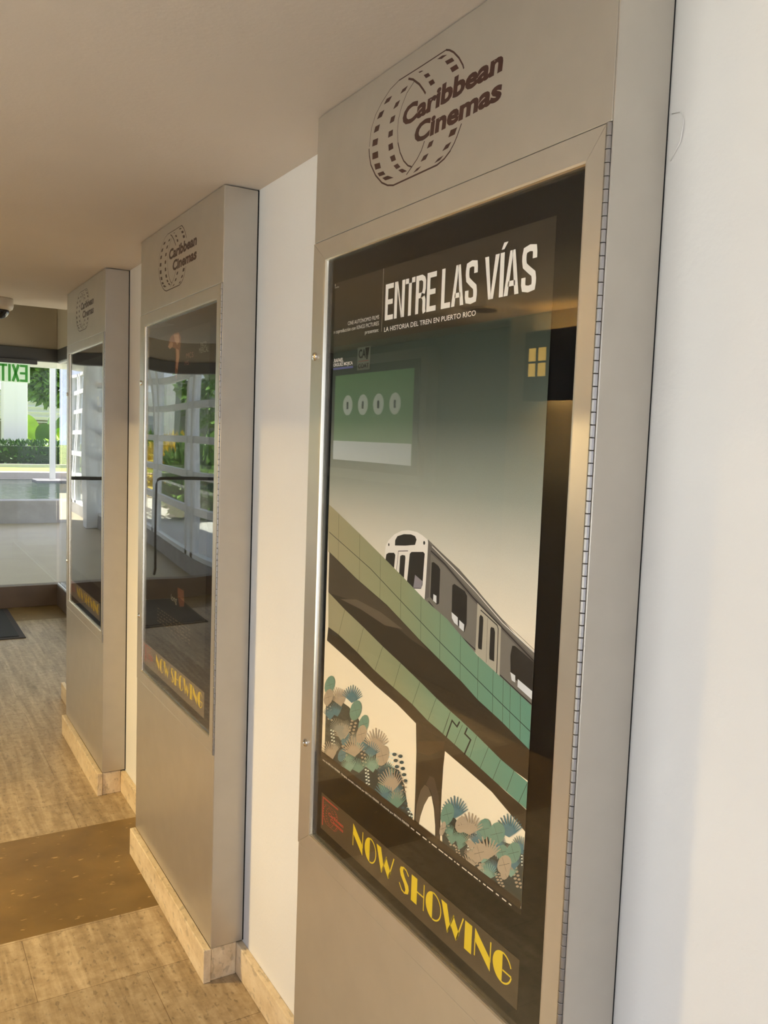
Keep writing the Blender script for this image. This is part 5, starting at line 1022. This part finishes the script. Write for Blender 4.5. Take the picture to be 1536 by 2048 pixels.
# NOW SHOWING strips, fat-and-thin display capitals
strip_mat = mat('strip_brown', (74, 62, 46), .5, spec=.15); yel = mat('ink_yellow', (226, 196, 44), .5, spec=.12)
strip_pale = mat('strip_taupe', (104, 92, 76), .5)
def arc(cx, cy, rx, ry, a0, a1, n=18): return [(cx + rx * math.cos(R2(a0 + (a1 - a0) * i / n)), cy + ry * math.sin(R2(a0 + (a1 - a0) * i / n))) for i in range(n + 1)]
def make_strip(n, label, sm, z_off=0.0, y_off=0.0):
    root = empty('now_showing_strip', (0, n * PIT_Y + y_off, z_off)); tag(root, label, 'sign strip', 'now showing strips in the cases')
    MB().box(PX - .0003, PX + .0004, .1143, .7893, .7475, .8275, sm).build('strip', root)
    q = Print(PX - .0005); ZB_, ZT = .7705, .8180; hh = ZT - ZB_; th = .0028
    def G(kind, yl, yr):
        wv = yl - yr; f = lambda p: (yl - p[0] * wv, ZB_ + p[1] * hh)
        P = lambda pts: q.poly([f(p) for p in pts], yel, False); S = lambda pts, k=1.0: q.stroke([f(p) for p in pts], th * k, yel, False)
        if kind == 'N': P([(.0, 1.04), (.98, .40), (.98, -.03), (.0, .60)]); S([(.02, .65), (.02, .06)]); S([(.97, .3), (.97, 1.0)])
        if kind == 'O': P(arc(.5, .5, .5, .52, 97, 263)); S(arc(.5, .5, .48, .5, -95, 95))
        if kind == 'G': P(arc(.5, .5, .5, .52, 90, 270)); S(arc(.5, .5, .47, .5, 92, 22)); S(arc(.5, .5, .48, .5, 268, 348)); S([(.52, .42), (.97, .42)])
        if kind == 'I': P([(0, -.02), (1, -.02), (1, 1), (0, 1)])
        if kind == 'H': P([(0, -.02), (.44, -.02), (.44, 1), (0, 1)]); S([(.44, .5), (.95, .5)]); S([(.96, -.02), (.96, 1)])
        if kind == 'W':
            P([(0, 1.02), (.26, 1.02), (.44, .30), (.32, -.03)]); P([(.44, .40), (.56, .80), (.84, .30), (.71, -.03)]); S([(.72, .02), (.99, 1.0)], 1.1); S([(.33, .02), (.58, .82)], 1.0)
        if kind == 'S':
            P([(.03, .80), (.12, .94), (.42, 1.02), (.36, .82), (.55, .64), (.92, .42), (1, .26), (.92, .08), (.56, -.02), (.66, .18), (.52, .36), (.14, .60)])
            S([(.38, .99), (.68, .96), (.93, .80)]); S([(.6, .01), (.3, .05), (.02, .26)])
    for k_, a, b in (('N', .642, .600), ('O', .5925, .5470), ('W', .5464, .4800), ('S', .4600, .4255), ('H', .4178, .3745), ('O', .3700, .3215), ('W', .3226, .2569), ('I', .2525, .2330), ('N', .2250, .1822), ('G', .1770, .1295)): G(k_, a, b)
    q.build('lettering', root); q = Print(PX - .0005)
    draw_logo(q, red_ink, .737, .788, .245)
    q.rect(.779, .7835, .757, .822, red_ink, False); q.rect(.71, .7835, .8185, .822, red_ink, False)
    q.build('logo', root)
    return root
make_strip(0, 'brown strip lettered NOW SHOWING under the train poster', strip_mat)
make_strip(1, 'taupe strip lettered NOW SHOWING under the dark figure poster', strip_pale, 0.0, .028)
make_strip(2, 'small far strip lettered NOW SHOWING in farthest case', strip_pale, 0.0, .028)

# ------------------------------------------------------------------ corridor fittings
mt = MB().box(-1.75, 0, 6.0, 7.15, 0, .008, mat('mat_border_rubber', (50, 44, 42), .8)).build('door_mat', bevel=.003)
tag(mt, 'black rubber-edged door mat lying before the end glass', 'mat')
MB().box(-1.71, -.045, 6.045, 7.105, .008, .013, mat('mat_pile', (40, 42, 42), .95, noise=.2, nscale=300, bump=.6, bscale=800)).build('pile', mt)

cd = empty('dome_camera', (-.372, 4.16, H)); tag(cd, 'white ceiling dome camera at the soffit edge', 'security camera')
wpl = mat('white_plastic', (192, 180, 160), .45)  # white plastic tinted tan for the warm light falling on it
MB().lathe((0, 0, 0), (0, 0, -1), [(.066, 0), (.068, .008), (.069, .04), (.064, .056), (.054, .062)], wpl, 32).build('housing', cd, smooth=True)
MB().lathe((0, 0, -.060), (0, 0, -1), [(.048, 0), (.047, .014), (.040, .030), (.026, .042), (.010, .047), (.001, .048)], mat('smoked_dome', (16, 14, 16), .08), 32).build('dome', cd, smooth=True)

# EXIT sign: clear plate hung from the beam, its lettering seen from behind
ex = empty('exit_sign', (0, YEND - .06, 0)); tag(ex, 'pale green EXIT sign plate hung at the end glass, lettering reversed', 'exit sign')
MB().box(-.62, .242, -.022, .022, 2.146, 2.184, bronze).build('mounting_bar', ex, bevel=.002)
pm = mat('exit_plate', (214, 236, 200), .35, emit=.55)
MB().box(-.30, .183, -.004, .004, 1.984, 2.146, pm).build('plate', ex)
gx = mat('exit_green', (70, 150, 56), .5, emit=.35)
el = MB()
def exb(x0, x1, z0, z1): el.box(x0, x1, -.0062, -.0041, z0, z1, gx)
zb_, zt_ = 1.990, 2.136; st = .020
# right to left: E X I T
exb(.145, .166, zb_, zt_)
for z in (zb_, (zb_ + zt_) / 2 - st / 2, zt_ - st): exb(.103, .145, z, z + st)
for a, b in (((.092, zb_), (.047, zt_)), ((.047, zb_), (.092, zt_))):
    d = (Vector((b[0] - a[0], b[1] - a[1]))).normalized(); nx, nz = -d.y * .011, d.x * .011
    for i in range(1):
        pts = [(a[0] + nx, a[1] + nz), (b[0] + nx, b[1] + nz), (b[0] - nx, b[1] - nz), (a[0] - nx, a[1] - nz)]
        el.rings([[(p[0], -.0062, p[1]) for p in pts], [(p[0], -.0041, p[1]) for p in pts]], gx)
exb(.010, .031, zb_, zt_)
exb(-.040, -.020, zb_, zt_); exb(-.062, .002, zt_ - st, zt_)
el.build('lettering', ex)

# opposite wall (seen in the cover sheets): lit board, sconces, ceiling speaker
bd = empty('display_board', (XL, 4.525, 1.76)); tag(bd, 'lit green notice board with four white discs, mirrored in the nearest cover', 'notice board')
MB().box(0, .09, -.72, .74, -.46, .45, mat('board_casing', (150, 148, 138), .5)).build('casing', bd, bevel=.004)
MB().box(.09, .098, -.64, .66, -.39, .38, dark_metal).build('frame', bd)
MB().box(.098, .102, -.575, .575, -.325, .32, mat('board_green', (96, 140, 84), .5, emit=2.4)).build('screen', bd)
MB().box(.102, .1035, -.575, .575, -.325, -.18, mat('board_white', (224, 226, 220), .5, emit=2.4)).build('screen_band', bd)
dm = mat('board_disc', (206, 214, 192), .5, emit=2.4)
for yy in (.355, .115, -.115, -.345):
    d_ = MB().lathe((.102, yy, .09), (1, 0, 0), [(.075, 0), (.075, .002)], dm, 28).build('disc', bd)
    MB().box(.1041, .1046, yy - .014, yy + .014, .06, .115, dark_metal).build('icon', d_)

warm = (1.0, .74, .34)
glow = mat('sconce_glow', (255, 206, 96), .5, emit=8.0)
glow2 = mat('sconce_tube', (255, 196, 84), .5, emit=22.0)
def sconce(loc, label, e=9):
    r = empty('wall_sconce', loc); tag(r, label, 'wall light', 'box sconces with a four-pane window')
    b = MB(); w2, h2, dp = .175, .17, .15
    # front with a square hole, two sides
    b.box(0, dp, -w2, -w2 + .006, -h2, h2, dark_metal).box(0, dp, w2 - .006, w2, -h2, h2, dark_metal)
    hy, hz, oy, oz = .068, .07, .085, .02
    b.box(dp - .006, dp, -w2, oy - hy, -h2, h2, dark_metal).box(dp - .006, dp, oy + hy, w2, -h2, h2, dark_metal)
    b.box(dp - .006, dp, oy - hy, oy + hy, -h2, oz - hz, dark_metal).box(dp - .006, dp, oy - hy, oy + hy, oz + hz, h2, dark_metal)
    b.box(dp - .006, dp + .002, oy - .005, oy + .005, oz - hz, oz + hz, dark_metal).box(dp - .006, dp + .002, oy - hy, oy + hy, oz - .005, oz + .005, dark_metal)
    b.build('shade', r)
    MB().box(dp - .012, dp - .008, oy - hy, oy + hy, oz - hz, oz + hz, glow).build('diffuser', r)
    for s in (1, -1):
        MB().box(.03, dp - .012, -w2 + .01, w2 - .01, s * (h2 - .03) - .004, s * (h2 - .03) + .004, glow2).build('diffuser', r)
    for s, nm in ((1, 'up'), (-1, 'down')):
        ld = bpy.data.lights.new('sconce_lamp', 'AREA'); ld.shape = 'RECTANGLE'; ld.size = .02; ld.size_y = .26; ld.energy = e * (1 if s > 0 else .9); ld.color = warm
        lo = bpy.data.objects.new('sconce_lamp', ld); C.objects.link(lo); lo.parent = r; lo.location = (.014, 0, s * (h2 - .012))
        lo.rotation_euler = (math.pi if s > 0 else 0, 0, 0)
    return r
sconce((XL + .2, 2.345, 1.99), 'dark box sconce with glowing four-pane window, mirrored in the nearest cover', 160)
sp = empty('ceiling_speaker', (-1.905, 2.683, H)); tag(sp, 'small round dark ceiling speaker mirrored above the film title', 'speaker')
MB().lathe((0, 0, 0), (0, 0, -1), [(.085, 0), (.085, .006), (.07, .009)], wpl, 28).build('rim', sp); MB().lathe((0, 0, -.009), (0, 0, -1), [(.068, 0), (.06, .004)], dark_metal, 28).build('grille', sp)

for x, y in FILL_LIGHTS:
    r = empty('fill_light', (x, y, H)); tag(r, 'added unseen fill light in the corridor ceiling', 'ceiling light', 'added fill lights')
    MB().lathe((0, 0, 0), (0, 0, -1), [(.095, 0), (.095, .004), (.075, .006)], wpl, 24).build('trim', r)
    MB().lathe((0, 0, -.0062), (0, 0, -1), [(.07, 0), (.07, .001)], mat('fill_lens', (255, 226, 178), .5, emit=4.0), 24).build('lens', r)
    ld = bpy.data.lights.new('fill_lamp', 'AREA'); ld.shape = 'DISK'; ld.size = .14; ld.energy = FILL_E; ld.color = (1.0, .80, .55)
    lo = bpy.data.objects.new('fill_lamp', ld); C.objects.link(lo); lo.parent = r; lo.location = (0, 0, -.012)

# small loop of loose wire at the nearest case's wall joint
lw = MB().tube([(-.001, -.004, 2.046), (-.004, -.02, 2.043), (-.004, -.026, 2.03), (-.003, -.022, 2.005), (-.001, -.006, 1.985)], .0007, paint, 6).build('loose_wire', smooth=True)
tag(lw, 'thin loose loop of white cord beside the nearest case top', 'wire')

# ------------------------------------------------------------------ outside: paved porch, pool, garden
pave = mat('porch_paving', (150, 142, 122), .5, noise=.07, nscale=2)
struct(MB().box(-3.0, 9, YEND + .13, 14.3, -.08, -.002, pave).box(-3.0, .2, 14.3, 21.3, -.08, -.002, pave).box(.55, 9, 3.0, YEND + .13, -.08, -.002, pave), 'floor_outside')
struct(MB().box(-2.6, 3.6, YEND + .12, 15.4, 2.66, 2.92, mat('canopy_white', (226, 228, 224), .6)).box(XE + .1, 3.6, 3.6, YEND + .12, 2.66, 2.92, MATS['canopy_white']), 'ceiling_porch')  # side wing and extra reach added, unseen, to block the sun
window_wall('window_5', 'y', XL, YEND + .15, 20.0, .2, 2.66, [7.4, 8.5, 8.78, 10.75, 11.05, 13.0, 14.3, 16.0, 16.3, 18.2, 18.5, 19.9], [.72, 1.12, 1.52, 1.92, 2.3], .1, .1)
struct(MB().box(XL - .06, XL + .06, YEND + .15, 20.0, 0, .2, stone_grey), 'trim_5')
struct(MB().box(XL - .1, XL + .32, 13.45, 13.85, 0, 2.66, white_alu).box(XL - .1, XL + .32, 17.0, 17.4, 0, 2.66, white_alu), 'trim_9', bevel=.01)
struct(MB().box(.2, 9, 14.3, 14.65, -.05, .378, stone_grey).box(.2, .5, 14.65, 21.4, -.05, .378, stone_grey), 'trim_6', bevel=.01)
wm = mat('pool_water', (40, 52, 46), .03, spec=.9, bump=1.0, bscale=1.0); _b = wm.node_tree.nodes['Bump']; _b.inputs['Distance'].default_value = .018
_m = wm.node_tree.nodes.new('ShaderNodeMapping'); _m.inputs['Scale'].default_value = (2.6, 7, 1); _t = wm.node_tree.nodes['Texture Coordinate']
_n = [n for n in wm.node_tree.nodes if n.type == 'TEX_NOISE'][0]; wm.node_tree.links.new(_t.outputs['Object'], _m.inputs[0]); wm.node_tree.links.new(_m.outputs[0], _n.inputs['Vector'])
struct(MB().box(.5, 9, 14.65, 21.4, -.05, .325, wm), 'water')
kerbm = mat('pool_kerb', (170, 162, 154), .7)
struct(MB().box(-6, 12, 21.4, 21.75, -.1, .50, kerbm).box(-6, 12, 21.3, 21.4, .22, .34, mat('pool_edge_dark', (60, 58, 58), .6)), 'trim_7', bevel=.01)
grassm = mat('lawn', (108, 136, 48), .9, noise=.25, nscale=8)
struct(MB().box(-8, 14, 21.75, 24.2, -.1, .49, grassm), 'ground_lawn')
struct(MB().box(-8, 14, 24.2, 24.32, -.1, .58, kerbm), 'trim_8')
struct(MB().box(-40, 40, 24.3, 60, -.2, .45, mat('ground_soil', (110, 120, 70), .95, noise=.2, nscale=2)).box(-40, -2.62, -8, 24.3, -.2, -.02, mat('drive_concrete', (200, 198, 190), .8, noise=.06, nscale=1)), 'ground')
colm = mat('column_paint', (206, 204, 194), .6)
cl = MB().box(2.02, 2.66, 25.75, 26.4, .4, 5.2, colm).build('garden_column', bevel=.02); tag(cl, 'broad square white column behind the hedge', 'column')
cp = empty('corner_post', (2.52, 20.6, .3)); tag(cp, 'slim white corner post on a dark ledge at the pool edge', 'post')
MB().box(-.06, .06, -.06, .06, .05, 3.6, colm).build('shaft', cp); MB().box(-.42, 1.2, -.5, .3, -.02, .07, mat('ledge_dark', (112, 108, 108), .6)).build('ledge', cp)
fb = empty('white_building', (6.2, 36, .4)); tag(fb, 'long white building beyond the garden with louvred upper storey', 'building')
MB().box(-3.6, 6, 0, 5, 1.5, 2.9, mat('building_white', (244, 244, 242), .6)).box(-3.6, 6, 1.5, 5, 0, 1.5, stone_grey).build('wall', fb); lv = MB()
for i in range(7): lv.box(-3.6, 6, -.12, 0, 1.4 + i * .2, 1.43 + i * .2, mat('louvre_grey', (222, 224, 222), .6))
lv.build('louvre', fb)
lb = empty('grey_building', (-7.5, 33, 0)); tag(lb, 'grey flat-roofed building beyond the side garden, mirrored in the middle cover', 'building')
MB().box(-4, 0, -6, 9, 0, 3.4, mat('building_grey', (150, 152, 152), .7)).build('wall', lb); MB().box(0, .1, -3, 2, 1.0, 2.2, mat('building_glass', (60, 66, 70), .2)).build('window', lb)

LEAF = {}
def leafm(name, c):
    if name not in LEAF:
        m0 = mat(name, c, .45, noise=.25, nscale=3); LEAF[name] = m0
    return LEAF[name]
def cloud(name, c, rad, n, size, ma, seed, label, cat, group=None, flat=.5, box=False):
    r = random.Random(seed); mb = MB(); k = mb.mi(ma)
    for i in range(n):
        while True:
            p = Vector((r.uniform(-1, 1), r.uniform(-1, 1), r.uniform(-1, 1)))
            if box or (.3 < p.length < 1): break
        if box and max(abs(p.x), abs(p.y), abs(p.z)) < .6: p.z = r.choice((-1, 1)) * r.uniform(.7, 1); 
        q = Vector((p.x * rad[0], p.y * rad[1], p.z * rad[2]))
        d = (p + Vector((r.uniform(-.7, .7), r.uniform(-.7, .7), r.uniform(-.2, .9)))).normalized()
        s = d.cross(Vector((r.uniform(-1, 1), r.uniform(-1, 1), r.uniform(-1, 1)))).normalized(); L = size * r.uniform(.6, 1.25)
        i0 = len(mb.v); nn = d.cross(s) * L * .12
        mb.v += [tuple(q), tuple(q + d * L * .5 + s * L * .24 + nn), tuple(q + d * L), tuple(q + d * L * .5 - s * L * .24 + nn)]
        mb.f.append((i0, i0 + 1, i0 + 2, i0 + 3)); mb.m.append(k)
    o = mb.build(name, loc=c, recalc=False); tag(o, label, cat, group)
    return o
def core(o, rad, ma):
    n = 10; MB().lathe((0, 0, -rad[2]), (0, 0, 1), [(.3 * rad[0], 0), (.8 * rad[0], .5 * rad[2]), (.8 * rad[0], 1.2 * rad[2]), (.35 * rad[0], 1.75 * rad[2])], ma, n).build('inner_growth', o)
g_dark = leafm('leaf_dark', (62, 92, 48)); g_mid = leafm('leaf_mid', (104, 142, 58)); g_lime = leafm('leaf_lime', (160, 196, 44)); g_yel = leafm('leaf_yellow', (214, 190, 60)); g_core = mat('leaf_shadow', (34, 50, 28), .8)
g_mid2 = leafm('leaf_spring', (136, 168, 44))
hd = cloud('hedge', (3.2, 24.9, .78), (4.2, .42, .38), 5200, .13, g_dark, 3, 'clipped dark green hedge running behind the pool', 'hedge', box=True)
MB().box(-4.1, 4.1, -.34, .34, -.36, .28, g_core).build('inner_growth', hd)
cloud('yellow_shrub', (4.25, 26.2, .92), (1.3, .45, .34), 900, .2, g_mid2, 5, 'low lime-yellow shrub between hedge and big leaves', 'shrub')
# banana-like plant: each big leaf its own part
bp_ = empty('broad_leaf_plant', (3.5, 28.6, .45)); tag(bp_, 'tall plant with huge bright green paddle leaves by the column', 'plant')
r = random.Random(11)
for i, (ang, ln, el_, wd, roll) in enumerate(((170, 2.3, 76, .24, 70), (20, 2.5, 70, .22, -60), (5, 2.2, 52, .2, -55), (-25, 2.3, 40, .2, -40), (190, 1.9, 52, .2, 60), (-60, 2.2, 56, .2, 10), (-95, 2.1, 66, .24, 0), (-125, 1.9, 46, .2, 10), (60, 2.4, 74, .22, -60), (-10, 1.9, 30, .18, -50), (-75, 1.6, 36, .2, 0), (10, 1.6, 62, .18, -70), (165, 1.5, 60, .18, 60), (-40, 1.9, 66, .2, -30), (0, 2.9, 60, .2, -65))):
    a, e = R2(ang), R2(el_); mb = MB(); rings = []; ro = R2(roll)
    dr = Vector((math.cos(a), math.sin(a), 0)); sd0 = Vector((-math.sin(a), math.cos(a), 0))
    for j in range(15):
        t = j / 14; q = t * ln; p = dr * (q * math.cos(e)) + Vector((0, 0, q * math.sin(e) - .30 * q * q / ln))
        ax = (dr * math.cos(e) + Vector((0, 0, math.sin(e) - .6 * t))).normalized(); nn = ax.cross(sd0)
        sd = sd0 * math.cos(ro) + nn * math.sin(ro); n2 = ax.cross(sd)
        w_ = .02 + wd * max(0, math.sin(math.pi * min(1, max(0, (t - .2) / .8)))) ** .6
        rings.append([p - sd * w_ + n2 * .15 * w_, p - n2 * .02, p + sd * w_ + n2 * .15 * w_])
    mb.rings(rings, (g_mid2, g_dark, g_lime, g_mid, g_mid2)[i % 5], cap=False, closed=False).build('leaf', bp_, smooth=True, recalc=False)
cloud('garden_bush', (7.4, 28.0, 1.2), (1.3, .7, .8), 1400, .3, g_mid, 8, 'loose mid-green bush right of the paddle-leaf plant', 'bush')
cloud('garden_bush', (.9, 28.0, 1.1), (.9, .7, .75), 900, .3, g_mid, 9, 'green bush left of the white column', 'bush')
for i, (x, y, z, a, b, c, ma, lb_) in enumerate(((.9, 32, 3.6, 1.4, 1.2, 1.7, g_mid, 'leafy tree crown left of the white column'), (4.7, 32, 3.85, 1.6, 1.2, 1.35, g_mid, 'leafy tree crown over the paddle-leaf plant'), (9.4, 33, 4.0, 2.2, 1.4, 2.0, g_mid, 'far tree crown beyond the corner post'))):
    o = cloud('garden_tree', (x, y, z), (a, b, c), 3600, .4, ma, 20 + i, lb_, 'tree', 'trees beyond the pool')
    MB().tube([(0, 0, -z + .3), (.1, 0, -1), (0, 0, .6)], .16, mat('bark', (90, 78, 62), .9)).build('trunk', o)
# side garden seen through the porch windows (mirrored in the two far covers)
side = [(-4.7, 15.1, g_mid, 'green'), (-5.0, 17.6, g_yel, 'yellow'), (-5.3, 20.0, g_yel, 'yellow'), (-7.4, 18.6, g_lime, 'lime'), (-5.2, 23.4, g_mid, 'green'), (-7.9, 21.3, g_yel, 'yellow'), (-7.4, 15.3, g_mid, 'green'), (-10.2, 19.2, g_lime, 'lime')]
ords = {'yellow': ['first', 'second', 'third'], 'green': ['first', 'second', 'third'], 'lime': ['first', 'second']}; cnt = {}
for i, (x, y, ma, cn) in enumerate(side):
    k = cnt.get(cn, 0); cnt[cn] = k + 1
    cloud('garden_shrub', (x, y, .62), (.95, .95, .75), 1100, .34, ma, 40 + i, f'{ords[cn][k]} {cn} shrub along the porch windows, mirrored in the covers', 'shrub', 'side garden shrubs')
for i, (x, y) in enumerate(((-8.6, 23.6), (-10, 8.5), (-13.5, 24))):
    o = cloud('side_tree', (x, y, 3.6), (1.9, 1.9, 1.9), 1500, .45, g_mid, 60 + i, ['side garden tree in front of the grey building', 'side garden tree opposite the corridor windows', 'side garden tree farthest from the porch'][i], 'tree', 'trees of the side garden')
    MB().tube([(0, 0, -3.6), (.1, 0, -1), (0, 0, .4)], .12, MATS['bark']).build('trunk', o)
